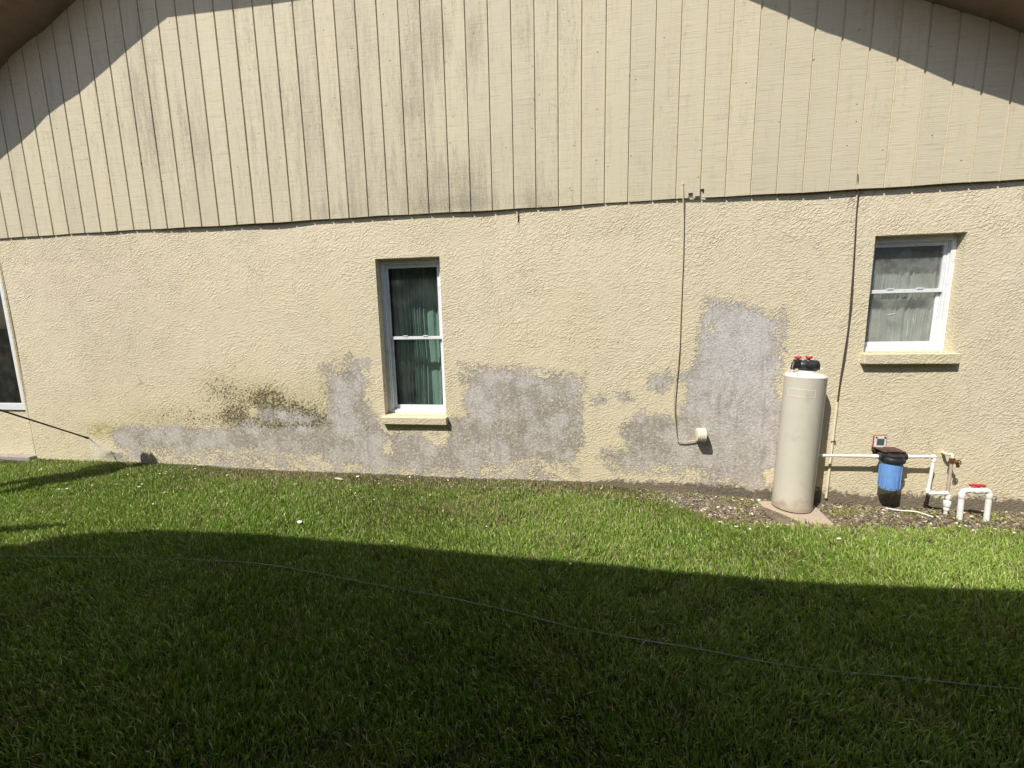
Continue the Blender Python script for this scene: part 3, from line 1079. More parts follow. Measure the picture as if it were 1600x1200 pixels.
# ------------------------------------------------------------------ water tank on its paver
pc = [G(1183, 782, -.085), G(1212, 819, -.085), G(1308, 823, -.085)]
c4 = pc[0] + (pc[2] - pc[1])
pad = MB().prism([pc[0], pc[1], pc[2], c4], (0, 0, -.05))
PAD = pad.build('paver', M_PAD, None, None, 0.006)
tag(PAD, 'square tan concrete paver lying under the beige tank', 'paver')
TB = Vector((1.905, -.135, -.082)); TT = Vector((1.950, -.105, 1.095))
ax = (TT - TB).normalized(); Ht = (TT - TB).length
TK = empty('water_tank', TB, 'tall beige cylindrical water tank with black valve head, leaning slightly on its paver', 'water tank')
R_T = .157
MB().lathe([(R_T - .012, 0), (R_T - .004, .004), (R_T, .014), (R_T, Ht - .01), (R_T + .0015, Ht - .006)], TB, ax, 64).build('shell', M_TANK, TK, 30)
MB().lathe([(R_T + .002, Ht - .0055), (R_T + .002, Ht + .004), (R_T - .004, Ht + .012), (R_T - .03, Ht + .026), (R_T - .07, Ht + .036), (.062, Ht + .040), (.060, Ht + .052), (.02, Ht + .053)], TB, ax, 64).build('lid', M_TLID, TK, 30)
# raised label outline wrapped on the shell
lb = MB()
fa = math.atan2(-1.0, -.30)
u1 = ax.orthogonal().normalized(); 
exv = Vector((1, 0, -ax.x / ax.z)).normalized(); eyv = ax.cross(exv)


def onshell(ang, h, r):
    return TB + ax * h + (exv * math.cos(ang) + eyv * math.sin(ang)) * r


def label_strip(a0, a1, h0, h1, r0, r1, n=20):
    vs, fs = [], []
    for i in range(n + 1):
        an = a0 + (a1 - a0) * i / n
        vs += [onshell(an, h0, r0), onshell(an, h0, r1), onshell(an, h1, r1), onshell(an, h1, r0)]
    for i in range(n):
        for k in range(4):
            k2 = (k + 1) % 4
            fs.append((i * 4 + k, i * 4 + k2, (i + 1) * 4 + k2, (i + 1) * 4 + k))
    fs += [(0, 1, 2, 3), (n * 4 + 3, n * 4 + 2, n * 4 + 1, n * 4)]
    lb.add(vs, fs)


A0, A1 = math.radians(-165), math.radians(-84)
hL0, hL1 = Ht - .165, Ht - .100
label_strip(A0, A1, hL0, hL0 + .004, R_T - .001, R_T + .0012)
label_strip(A0, A1, hL1 - .004, hL1, R_T - .001, R_T + .0012)
label_strip(A1 - .035, A1, hL0 + .004, hL1 - .004, R_T - .001, R_T + .0012, 2)
label_strip(A0, A0 + .035, hL0 + .004, hL1 - .004, R_T - .001, R_T + .0012, 2)
lb.build('name_plate', M_TANK, TK, 30)
HC = TB + ax * (Ht + .05)
vh = MB()
vh.lathe([(.052, -.004), (.060, 0), (.060, .018), (.056, .022)], HC, ax, 36)
VH = vh.build('valve_collar', M_BLACK, TK, 30)
vb = MB()
bx = HC + Vector((.012, -.01, .045))
vb.lathe([(.02, -.078), (.040, -.07), (.046, -.055), (.046, -.03), (.041, -.024), (.041, .02), (.048, .026), (.048, .056), (.040, .07), (.02, .08)], bx, (1, -.12, 0), 22)
vb.lathe([(.034, 0), (.034, .045), (.028, .05)], HC + Vector((-.065, .02, .045)), (0, 0, 1), 20)
vb.lathe([(.038, 0), (.038, .05), (.034, .056), (.02, .058)], HC + Vector((.02, .02, .035)), (0, 0, 1), 20)
vb.box((HC.x - .10, HC.y - .012, HC.z + .018), (HC.x - .02, HC.y + .05, HC.z + .07))
vb.tube([HC + Vector((-.10, .0, .075)), HC + Vector((-.115, -.012, .045)), HC + Vector((-.12, -.02, .01))], [.012, .016, .018], 12)
vb.box((HC.x - .03, HC.y - .02, HC.z + .015), (HC.x + .06, HC.y + .04, HC.z + .05))
VB = vb.build('valve_body', M_BLACK, TK, 35)
for dx in (-.065, .022):
    k = MB()
    kc = HC + Vector((dx, .02, .094))
    k.lathe([(.012, 0), (.012, .008), (.019, .010), (.021, .016), (.019, .024), (.010, .027)], kc, (0, 0, 1), 8)
    k.box((kc.x - .026, kc.y - .007, kc.z + .010), (kc.x + .026, kc.y + .007, kc.z + .028))
    k.build('valve_knob', M_RED, TK, None, 0.001)
MB().lathe([(.013, 0), (.013, .03), (.016, .034), (.016, .046)], HC + Vector((-.122, -.02, -.032)), (0, 0, 1), 14).build('drain_cap', M_TLID, TK, 30)
MB().lathe([(.008, 0), (.012, .004), (.012, .022), (.008, .026)], HC + Vector((.086, -.035, .018)), (1, 0, 0), 12).build('plug', M_TLID, TK, 30)

# ------------------------------------------------------------------ pipes, filter, control box, taps
YPp = YW - .105


def piperun(name, label, pts, r, m, couplings=(), cat='pipe'):
    e = empty(name, pts[0], label, cat)
    run = [Vector(pts[0])]
    for i in range(1, len(pts) - 1):
        run += arc(pts[i - 1], pts[i], pts[i + 1], r * 2.0)
    run.append(Vector(pts[-1]))
    MB().tube(run, r, 18).build('pipe', m, e, 50)
    for (p, d, l, rr) in couplings:
        d = Vector(d).normalized()
        MB().lathe([(rr * .93, -l / 2), (rr, -l / 2 + .003), (rr, l / 2 - .003), (rr * .93, l / 2)], p, d, 20).build('coupling', m, e, 40)
    return e


RP = .0135
FC = W(1392, 712, YPp)
pl0 = W(1289, 712, YPp); pl1 = W(1374, 713, YPp)
piperun('water_pipe', 'straight white pipe running from behind the tank to the black filter cap', [W(1272, 711.5, YPp), pl1], RP, M_PVC,
        [(W(1367, 713, YPp), pl1 - pl0, .045, RP * 1.35)])
a0 = W(1412, 713.5, YPp); a1 = W(1460, 713.5, YPp); a2 = W(1449, 770.5, YPp - .02); a3 = W(1482, 770.5, YPp - .045); a4 = W(1479.5, 806, YPp - .045)
a4 = Vector((a3.x - .004, a3.y, -.20))
piperun('water_pipe', 'bent white pipe stepping down from the blue filter into the gravel', [a0, a1, a2, a3, a4], RP, M_PVC, [
    (W(1417, 713.5, YPp), a1 - a0, .04, RP * 1.3), (a1 + (a0 - a1).normalized() * .012, a1 - a0, .03, RP * 1.3), (a1 + (a2 - a1).normalized() * .03, a2 - a1, .035, RP * 1.3),
    (a2 + (a1 - a2).normalized() * .02, a2 - a1, .035, RP * 1.3), (a2 + (a3 - a2).normalized() * .022, a3 - a2, .03, RP * 1.3), (a3 + Vector((-.022, 0, 0)), (1, 0, 0), .03, RP * 1.3),
    (a3 + Vector((0, 0, -.035)), (0, 0, 1), .04, RP * 1.3), (a3 + Vector((-.001, 0, -.095)), (0, 0, 1), .05, RP * 1.9), (a3 + Vector((-.001, 0, -.14)), (0, 0, 1), .03, RP * 1.5)])

# blue filter
fb = W(1393, 767, YPp - .02); ft = W(1393, 728, YPp - .02)
fx, fy = FC.x, YPp - .015
ztop = FC.z
FL = empty('water_filter', (fx, fy, ztop - .3), 'blue water filter canister with black ribbed cap mounted on white pipes', 'water filter')
RS = .080
zs1 = W(1393, 724, fy - RS).z; zs0 = W(1393, 768, fy - RS).z
cn_ = MB().lathe([(.055, zs0 - .004), (RS * .86, zs0), (RS * .90, zs0 + .012), (RS * .97, zs1 - .02), (RS * .97, zs1)], (fx, fy, 0), (0, 0, 1), 48)
for k in range(12):
    mm = Matrix.Translation((fx, fy, 0)) @ Matrix.Rotation(2 * math.pi * (k + .3) / 12, 4, 'Z')
    cn_.box((RS * .93, -.0035, zs0 + .02), (RS * 1.0, .0035, zs1 - .025), mm)
cn_.build('canister', M_BLUE, FL, 35)
cp = MB()
cp.lathe([(RS * 1.0, zs1 - .012), (RS * 1.10, zs1 - .008), (RS * 1.13, zs1 + .004), (RS * 1.13, zs1 + .026), (RS * 1.06, zs1 + .034), (RS * 1.04, zs1 + .040), (RS * 1.04, zs1 + .044), (RS * 1.02, zs1 + .058), (RS * .88, zs1 + .066), (RS * .6, zs1 + .076), (.02, zs1 + .078)],
         (fx, fy, 0), (0, 0, 1), 48)
for k in range(24):
    an = 2 * math.pi * k / 24
    c, s = math.cos(an), math.sin(an)
    mm = Matrix.Translation((fx, fy, zs1)) @ Matrix.Rotation(an, 4, 'Z')
    cp.box((RS * 1.12, -.004, .002), (RS * 1.165, .004, .024), mm)
cp.lathe([(.030, 0), (.034, .004), (.034, .026), (.028, .030)], (fx - RS * 1.28, fy, ztop), (1, 0, 0), 18)
cp.lathe([(.028, 0), (.034, .004), (.034, .026), (.030, .030)], (fx + RS * .95, fy, ztop), (1, 0, 0), 18)
cp.build('cap', M_BLACK, FL, 35)
br = MB()
br.box((fx - RS * 1.05, fy - .03, zs1 + .079), (fx + RS * 1.08, YW - .002, zs1 + .088))
br.box((fx - RS * 1.05, YW - .010, zs1 + .0), (fx + RS * 1.08, YW - .003, zs1 + .078))
br.box((fx - RS * .5, fy - .05, zs1 + .088), (fx + RS * .5, fy + .02, zs1 + .097))
br.build('bracket', M_BROWN, FL, None, 0.002)

# control box above the filter
q0 = W(1367, 704, YW - .05); q1 = W(1391, 682, YW - .05)
x0, x1, z0, z1 = q0.x, q1.x, q0.z, q1.z
CB = empty('control_box', (x0, YW - .03, z0), 'small square control box with white face, red rim and grey display above the blue filter', 'control box')
YB0 = YW - .018
MB().box((x0, YB0, z0), (x1, YW - .004, z1)).build('housing', M_RED if False else simple('orange_red_rim', (0.30, 0.055, 0.025), .5, .3, 60), CB, None, 0.006)
fc = MB().box((x0 + .007, YB0 - .003, z0 + .022), (x1 - .007, YB0 + .002, z1 - .007)).build('face_plate', simple('white_face', (.72, .72, .66), .5, .08, 60), CB, None, 0.002)
MB().box((x0 + .026, YB0 - .005, z0 + .042), (x1 - .024, YB0 - .0025, z1 - .030)).build('display', M_SCREEN, CB)
for (sx, sz) in ((x0 + .020, z1 - .018), (x1 - .020, z1 - .018), (x0 + .018, z0 + .020), (x1 - .020, z0 + .022)):
    MB().lathe([(.008, 0), (.008, .004), (.005, .006)], (sx, YB0 - .002, sz), (0, -1, 0), 10).build('screw', M_BLACK, CB, 40)
tb = MB()
tb.prism([(x0 - .002, YB0 - .004, z0 + .026), (x0 + .02, YB0 - .004, z0 + .024), (x0 + .06, YB0 - .004, z0 + .010), (x1 - .006, YB0 - .004, z0 + .012), (x1 + .03, YB0 - .004, z0 - .018), (x0 + .03, YB0 - .004, z0 - .022), (x0, YB0 - .004, z0 - .012)], (0, .045, 0))
tb.build('base', M_BROWN, CB, None, 0.002)

# pale conduit with dark twin cable above it
c0 = W(1308, 628, YW - .012); c1 = W(1290.5, 778, YW - .014)
e = empty('conduit', c1, 'thin cream vertical conduit on the wall just right of the tank', 'conduit')
MB().tube([c0, (c0 + c1) / 2, c1], .0105, 14).build('pipe', M_CREAMP, e, 50)
cl = c0.lerp(c1, .40)
MB().box((cl.x - .022, YW - .026, cl.z - .004), (cl.x + .022, YW - .0245 + .0, cl.z + .004)).box((cl.x + .014, YW - .0245, cl.z - .004), (cl.x + .022, YW - .001, cl.z + .004)).build('strap', M_BRASS, e)
pts = [(1340.5, 272), (1341, 300), (1338.5, 330), (1336, 370), (1333, 420), (1329, 470), (1325, 515), (1318, 560), (1312, 600), (1308, 632)]


def smooth_pts(pts, k=6):
    P = [Vector(p) for p in pts]
    out = []
    for i in range(len(P) - 1):
        p0 = P[max(i - 1, 0)]; p1 = P[i]; p2 = P[i + 1]; p3 = P[min(i + 2, len(P) - 1)]
        for j in range(k):
            t = j / k
            out.append(0.5 * ((2 * p1) + (-p0 + p2) * t + (2 * p0 - 5 * p1 + 4 * p2 - p3) * t * t + (-p0 + 3 * p1 - 3 * p2 + p3) * t ** 3))
    out.append(P[-1])
    return out


dc = MB()
P1 = smooth_pts([W(x, y, (-.008 if y < 290 else YW - .016)) for x, y in pts])
P2 = smooth_pts([W(x + (2.6 if 380 < y < 610 else 1.0) * (1 if i % 2 else .5), y, (-.008 if y < 290 else YW - .010)) for i, (x, y) in enumerate(pts)])
dc.tube(P1, .0042, 8)
dc.tube(P2[4:], .0034, 8)
tag(dc.build('cable', M_DCABLE, None, 180), 'dark twin cable dropping from the siding into the cream conduit', 'cable')

# cream drum shaped fitting with its own cable
dr = W(1095, 679, YW - .065)
e = empty('round_fitting', (dr.x, YW, dr.z), 'short cream plastic drum fixed sideways low on the bare grey patch', 'wall fitting')
MB().lathe([(.050, -.040), (.061, -.037), (.062, -.020), (.058, -.018), (.058, -.012), (.063, -.010), (.063, .036), (.058, .040), (.02, .041)], dr, (1, 0, 0), 40).build('drum', M_CREAMP, e, 30)
MB().box((dr.x - .012, dr.y + .03, dr.z - .03), (dr.x + .012, YW + .004, dr.z + .03)).build('mount', M_CREAMP, e)
cpts = [(1067, 287), (1067.5, 310), (1068, 345), (1067, 400), (1065, 450), (1063, 500), (1061, 550), (1056, 590), (1053, 625), (1055, 660), (1058, 686), (1063, 690), (1075, 690), (1087, 688)]
P1 = smooth_pts([W(x, y, (-.008 if y < 318 else YW - (.032 if 560 < y < 640 else .020))) for x, y in cpts])
P1.append(Vector((dr.x - .03, dr.y + .03, dr.z - .035)))
cc = MB().tube(P1, .0052, 8)
cc.lathe([(.010, 0), (.010, .008), (.005, .012)], P1[0] + Vector((0, .008, 0)), (0, -1, 0), 12)
tag(cc.build('cable', M_CABLE, None, 180), 'thin cream cable hanging from the siding edge to the cream drum', 'cable')

# hose tap: cream elbow coming out of the wall, riser, bronze hand wheel
t0 = W(1474, 707, YW - .002)
YT = YW - .085
t1 = W(1488, 714, YT); t2 = W(1484.5, 775, YT); t2.z = -.2
t1b = Vector((t1.x, YT, t0.z + .012))
e = empty('hose_tap', (t1.x, YT, 0), 'old bronze hose tap with hand wheel on a bent cream riser beside the white pipe', 'tap')
run = [Vector((t0.x, YW + .01, t0.z))] + arc((t0.x, YW, t0.z), (t1.x - .03, YT + .02, t0.z + .002), t1b, .03) + arc(t0, t1b + Vector((0, 0, -.005)), (t1.x, YT, 0), .022)
MB().tube(run + [Vector((t1.x + .002, YT, t1.z - .06))], .0125, 14).build('elbow', M_CREAMP, e, 50)
MB().tube([(t1.x + .002, YT, t1.z - .06), (t1.x - .004, YT, -.2)], .0118, 14).build('riser', simple('stained_riser', (.42, .36, .29), .6, .2, 40, dark=(.12, .075, .05), dscale=22), e, 50)
hc = W(1497.5, 723.5, YT - .055)
st_ = Vector((t1.x + .002, YT, hc.z + .004))
tp = MB()
tp.lathe([(.018, -.022), (.02, -.015), (.02, .015), (.018, .022)], st_, (0, 0, 1), 16)
tp.tube([st_, (st_.x + .018, YT - .022, hc.z + .002), (hc.x - .004, YT - .05, hc.z)], [.014, .012, .006], 12)
tp.tube([(st_.x + .01, YT - .012, hc.z - .004), (st_.x + .022, YT - .03, hc.z - .02), (st_.x + .024, YT - .033, hc.z - .045)], [.010, .011, .012], 12)
tp.build('valve_body', M_BRASS, e, 40)


def wheel(mb, c, r, ax_):
    axv = Vector(ax_).normalized(); a = axv.orthogonal().normalized(); b = axv.cross(a)
    ring = [c + (a * math.cos(t) + b * math.sin(t)) * r for t in np.linspace(0, 2 * math.pi, 25)]
    mb.tube(ring, .0036, 8, False)
    for k in range(4):
        t = k * math.pi / 2 + .5
        mb.tube([c, c + (a * math.cos(t) + b * math.sin(t)) * r], .0028, 6)
    mb.lathe([(.007, -.006), (.007, .006)], c, axv, 10)


wh = MB(); wheel(wh, hc, .024, (.25, -1, .1)); wh.build('hand_wheel', M_BRASS, e, 60)

# white pipe arch with red handled valve
b0 = W(1500, 816, -.215); b0.z = -.16
L0_ = Vector((W(1502, 800, -.22).x, -.22, -.16)); 
topL = W(1503.5, 766.5, -.20); topR = W(1546.5, 766.5, -.20)
botL = Vector((topL.x + .006, -.205, -.17)); botR = Vector((topR.x + .004, -.205, -.17))
AR = empty('pipe_arch', (botL.x, -.205, -.1), 'white pipe arch rising from the gravel with a red handled valve on top', 'pipe')
RA = .0195
run = [botL] + arc(botL, topL, topR, .035, 7) + arc(topL, topR, botR, .035, 7) + [botR]
MB().tube(run, RA, 22).build('pipe', M_PVC, AR, 60)
for p_, d_ in ((topL + (botL - topL).normalized() * .045, botL - topL), (topR + (botR - topR).normalized() * .045, botR - topR)):
    MB().lathe([(RA * 1.12, -.022), (RA * 1.2, -.018), (RA * 1.2, .018), (RA * 1.1, .021)], p_, d_, 22).build('coupling', M_PVC, AR, 40)
mc = (topL + topR) / 2 + Vector((.006, 0, 0))
MB().lathe([(RA * 1.05, -.05), (RA * 1.22, -.048), (RA * 1.22, -.022), (RA * 1.4, -.018), (RA * 1.5, 0), (RA * 1.4, .018), (RA * 1.22, .022), (RA * 1.22, .048), (RA * 1.05, .05)], mc, (1, 0, 0), 24).build('valve', M_PVC, AR, 40)
MB().lathe([(.010, 0), (.010, .034)], mc, (0, 0, 1), 12).build('valve_stem', M_PVC, AR, 40)
hd = MB()
hd.lathe([(.014, .033), (.020, .036), (.022, .052), (.014, .056)], mc, (0, 0, 1), 14)
hd.prism([mc + Vector(v) for v in ((-.056, -.012, .036), (-.02, -.018, .038), (.02, -.018, .038), (.054, -.012, .036), (.054, .012, .036), (.02, .018, .038), (-.02, .018, .038), (-.056, .012, .036))], (0, 0, .017))
hd.build('valve_handle', M_RED, AR, None, 0.003)

# loose white tube on the gravel, in two lengths
z_ = -.09
tp = [G(1384, 793, z_), G(1408, 797, z_), G(1432, 799, z_), G(1458, 808, z_)]
tag(MB().tube(smooth_pts([Vector((p.x, p.y, float(gz(p.x, p.y)) + .014)) for p in tp]), .006, 8).build('plastic_tube', M_PVC, None, 180), 'thin dirty white plastic tube lying loose on the gravel below the filter', 'tube')

# ------------------------------------------------------------------ hose in the grass
hp = [(-40, 870), (60, 871), (190, 870), (300, 874), (400, 882), (480, 893), (600, 915), (700, 935), (800, 957), (900, 980), (1000, 1000), (1100, 1018), (1200, 1034), (1300, 1048), (1400, 1060), (1540, 1072), (1640, 1078)]
P1 = []
for i, q in enumerate(hp):
    g = G(*q, 0)
    for _ in range(4):
        g = G(*q, float(gz(g.x, g.y)) + .023)
    g.z = float(gz(g.x, g.y)) + .023 + (.007 * math.sin(i * 1.9))
    P1.append(g)
tag(MB().tube(smooth_pts(P1), .0042, 8).build('hose', M_LCABLE, None, 180), 'thin grey hose lying across the shaded grass', 'hose')


# ------------------------------------------------------------------ grass
def build_grass(name, n_try, region, hmin, hmax, wid, dens, palette, seed, lean=0.9):
    r = np.random.default_rng(seed)
    x = r.uniform(region[0], region[1], n_try)
    y = r.uniform(region[2], region[3], n_try)
    keep = r.random(n_try) < dens(x, y)
    x, y = x[keep], y[keep]
    n = len(x)
    # slow variation of height and direction: the sward lies in swirls
    odd = (r.random(n) < .05)
    hf = .22 * np.sin(x * 37 + 2.5 * np.sin(y * 23)) * np.sin(y * 41 + 2 * np.sin(x * 19)) + 0.75 + 0.25 * np.sin(x * 3.1 + 1.3 * np.sin(y * 2.3)) * np.sin(y * 3.7 + x) + .25 * np.sin(x * 11 + y * 7) * np.sin(y * 13 - x * 5)
    h = r.uniform(hmin, hmax, n) * (0.8 + .35 * hf)
    wall = np.clip(-y / .45, 0, 1)
    h = np.where(odd, h * 1.35, h)
    hollow = np.clip(np.sin(x * 6.1 + 2.2 * np.sin(y * 5.3)) * np.sin(y * 7.7 + 1.9 * np.sin(x * 4.4)) - .45, 0, 1)
    h = h * (1 - .6 * hollow) * (np.where(x < 1.1, .72, .42) + np.where(x < 1.1, .28, .58) * wall)
    h = np.maximum(h, .008)
    ang = r.uniform(0, 2 * np.pi, n) * .75 + 1.6 * np.sin(x * 2.3 + y * 1.7)
    ln = np.abs(r.normal(0.0, 0.55, n)) * lean + 0.12
    ln = np.clip(ln, 0, 1.35)
    wd = wid * r.uniform(.6, 1.25, n)
    dx, dy = np.cos(ang), np.sin(ang)
    # width direction
    wa = r.uniform(0, 2 * np.pi, n)
    wx, wy = np.cos(wa), np.sin(wa)
    z0 = gz(x, y) - .004
    ts = [0.0, 0.4, 0.75, 1.0]
    ws = [0.8, 1.0, 0.7, 0.0]
    V = np.zeros((n, 7, 3), np.float32)
    k = 0
    for t, wf in zip(ts, ws):
        bend = ln * (0.35 + 1.1 * t)
        # curved stem: integrate roughly
        hx = h * t * np.sin(bend * .75)
        hz = h * t * np.cos(bend * .75)
        cx, cy, cz = x + dx * hx, y + dy * hx, z0 + hz
        if wf > 0:
            V[:, k, 0] = cx - wx * wd * wf / 2; V[:, k, 1] = cy - wy * wd * wf / 2; V[:, k, 2] = cz
            V[:, k + 1, 0] = cx + wx * wd * wf / 2; V[:, k + 1, 1] = cy + wy * wd * wf / 2; V[:, k + 1, 2] = cz
            k += 2
        else:
            V[:, k, 0] = cx; V[:, k, 1] = cy; V[:, k, 2] = cz
    V[:, :, 1] = np.minimum(V[:, :, 1], YW - .004)
    base = (np.arange(n) * 7)[:, None]
    quads = np.concatenate([base + np.array([[0, 1, 3, 2]]), base + np.array([[2, 3, 5, 4]])], 1).reshape(-1)
    tris = (base + np.array([[4, 5, 6]])).reshape(-1)
    loops = np.concatenate([quads, tris]).astype(np.int32)
    nq, ntri = n * 2, n
    starts = np.concatenate([np.arange(nq) * 4, nq * 4 + np.arange(ntri) * 3]).astype(np.int32)
    me = bpy.data.meshes.new(name)
    me.vertices.add(n * 7)
    me.vertices.foreach_set('co', V.reshape(-1))
    me.loops.add(len(loops))
    me.loops.foreach_set('vertex_index', loops)
    me.polygons.add(nq + ntri)
    me.polygons.foreach_set('loop_start', starts)
    me.update(calc_edges=True)
    cols = palette(x, y, r, n)
    c4 = np.ones((n, 7, 4), np.float32)
    c4[:, :, :3] = cols[:, None, :]
    root_shade = np.array([.75, .75, .95, .95, 1.08, 1.08, 1.12])  # root shade painted into the blade colour, lightening towards the tip
    c4[:, :, :3] *= root_shade[None, :, None]
    a = me.attributes.new('tint', 'FLOAT_COLOR', 'POINT')
    a.data.foreach_set('color', c4.reshape(-1))
    me.validate()
    return link(name, me, M_GRASS)


def frust(x, y, mx):
    """roughly inside what the photograph's viewpoint covers, with a margin"""
    d = y + CAM_D
    return (x > -1.52 * d - mx - .3) & (x < .90 * d + mx + .2)


def lawn_density(x, y):
    d = np.clip(y + CAM_D, .5, 5)
    v = np.where(frust(x, y, .5), 1.0, .30)
    v = v * np.interp(y, [-4.2, -3.1, -2.9, -1.0, 0.0], [.3, .3, 1.0, 1.0, 1.0])
    b = in_bed(x, y) + .02 * np.sin(x * 23) + .015 * np.sin(x * 57 + y * 30)
    v = v * np.where(b > 0, 0, 1)
    hol = np.sin(x * 6.1 + 2.2 * np.sin(y * 5.3)) * np.sin(y * 7.7 + 1.9 * np.sin(x * 4.4))
    v = v * np.interp(hol, [.6, 1.0], [1, .75])
    # thin, worn strip along the wall
    strip = np.clip((-y - .03 - .05 * np.sin(x * 2.3) ** 2) / .28, 0, 1)
    v = v * np.where((x < 1.0), np.where((x > XC) & (x < 1.0), .62 + .38 * strip, .3 + .7 * strip), 1)
    v = v * np.where((x < XC) & (y > -.20), 0.12, 1)
    return v


def lawn_cols(x, y, r, n):
    g1 = np.array([.11, .21, .018]); g2 = np.array([.335, .445, .095]); g3 = np.array([.54, .58, .25]); br = np.array([.40, .31, .185])
    f = (.5 + .5 * np.sin(x * 1.9 + 1.1 * np.sin(y * 2.7)) * np.sin(y * 2.1 + .7))
    t = np.clip(r.normal(.42 + .30 * (f - .5) + .06 * np.clip(x, -2, 3), .30, n), 0, 1)[:, None]
    c = g1 * (1 - t) + g2 * t
    y_ = (r.random(n) < .14)[:, None]
    c = np.where(y_, g3 * r.uniform(.8, 1.1, n)[:, None], c)
    pb = .045 + .62 * np.exp(-((y + .08) / .20) ** 2) * np.interp(x, [-6, -4.6, -3.8, 1.6], [.25, .35, 1, 1]) * (x < 1.6) + .10 * np.exp(-((y + .5) / .3) ** 2)
    pb = pb + .30 * np.exp(-(((x + 1.1) / .9) ** 2 + ((y + .75) / .25) ** 2)) + .12 * np.exp(-(((x - .6) / .7) ** 2 + ((y + 1.3) / .2) ** 2)) + .15 * (np.sin(x * 4.1 + 2) * np.sin(y * 5.3 + 1) > .72)
    b_ = (r.random(n) < pb)[:, None]
    c = np.where(b_, br * r.uniform(.35, 1.1, n)[:, None], c)
    return c


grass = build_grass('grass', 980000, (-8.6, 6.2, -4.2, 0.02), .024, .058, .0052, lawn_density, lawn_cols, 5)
tag(grass, 'green lawn grass, sunlit near the wall and shaded in front', 'grass', kind='stuff')


def weed_density(x, y):
    b = in_bed(x, y)
    m = np.exp(-(((x - 1.35) / .33) ** 2 + ((y + .03) / .07) ** 2)) + np.exp(-(((x - 2.30) / .16) ** 2 + ((y + .12) / .12) ** 2)) * .9 \
        + np.exp(-(((x - 3.0) / .5) ** 2 + ((y + .10) / .10) ** 2)) * .55 + np.exp(-(((x - 3.9) / .5) ** 2 + ((y + .16) / .13) ** 2)) * .8 + np.exp(-(((x - 1.55) / .12) ** 2 + ((y + .12) / .08) ** 2)) * .6 \
        + .45 * np.exp(-((b - .03) / .05) ** 2) + .07
    cl = (np.sin(x * 41 + 3 * np.sin(y * 37)) * np.sin(y * 53 + 2 * np.sin(x * 29)) > .0)
    return m * (b > -.01) * cl * ((np.hypot(x - TB.x, y - TB.y) > .26) | (y > .5))


def weed_cols(x, y, r, n):
    t = r.random(n)[:, None]
    c = np.array([.20, .28, .05]) * (1 - t) + np.array([.42, .44, .11]) * t
    b_ = (r.random(n) < .3)[:, None]
    return np.where(b_, np.array([.25, .19, .11]), c)


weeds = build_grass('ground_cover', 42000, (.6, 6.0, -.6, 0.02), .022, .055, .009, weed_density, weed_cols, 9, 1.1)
tag(weeds, 'patchy yellow green weeds growing through the gravel bed', 'weeds', kind='stuff')


# ------------------------------------------------------------------ gravel, shells and mulch in the bed
def speck_mesh(name, pts, sizes, flat, cols, mat_, seed):
    r = np.random.default_rng(seed)
    n = len(pts)
    base = np.array([[1, 0, 0], [-.9, .1, 0], [.1, 1, 0], [0, -1, .1], [.1, 0, 1], [0, .1, -1]], float)
    F = np.array([[0, 2, 4], [2, 1, 4], [1, 3, 4], [3, 0, 4], [2, 0, 5], [1, 2, 5], [3, 1, 5], [0, 3, 5]])
    V = np.repeat(base[None], n, 0) + r.uniform(-.3, .3, (n, 6, 3))
    V[:, :, 0] *= (sizes * r.uniform(.8, 1.8, n))[:, None]
    V[:, :, 1] *= sizes[:, None]
    V[:, :, 2] *= (sizes * flat)[:, None]
    a = r.uniform(0, 6.28, n); c, s = np.cos(a)[:, None], np.sin(a)[:, None]
    X = V[:, :, 0] * c - V[:, :, 1] * s; Y = V[:, :, 0] * s + V[:, :, 1] * c
    tl = r.uniform(-.5, .5, n)[:, None]
    Z = V[:, :, 2] + X * tl
    V = np.stack([X + pts[:, 0:1], Y + pts[:, 1:2], Z + pts[:, 2:3]], 2)
    fs = (F[None] + (np.arange(n) * 6)[:, None, None]).reshape(-1, 3)
    me = bpy.data.meshes.new(name)
    me.from_pydata(V.reshape(-1, 3).tolist(), [], fs.tolist())
    c4 = np.ones((n, 6, 4), np.float32); c4[:, :, :3] = cols[:, None]
    me.attributes.new('tint', 'FLOAT_COLOR', 'POINT').data.foreach_set('color', c4.reshape(-1))
    return link(name, me, mat_)


M_SPECK = mat('stones', (.4, .35, .3), .85, .3)
_n = N(M_SPECK)
_n.put(_n.b.inputs['Base Color'], _n.attrc('tint'))
r_ = np.random.default_rng(21)
gx = r_.uniform(.3, 6.0, 30000); gy = r_.uniform(-.62, .02, 30000)
b_ = in_bed(gx, gy) + r_.normal(0, .025, len(gx))
soft = np.exp(-(((gx - 1.30) / .30) ** 2 + ((gy + .13) / .10) ** 2))       # smooth worn soil, few stones
kp = (b_ > 0) & (r_.random(len(gx)) < .70 - .62 * soft) & (np.hypot(gx - TB.x, gy - TB.y) > .10)
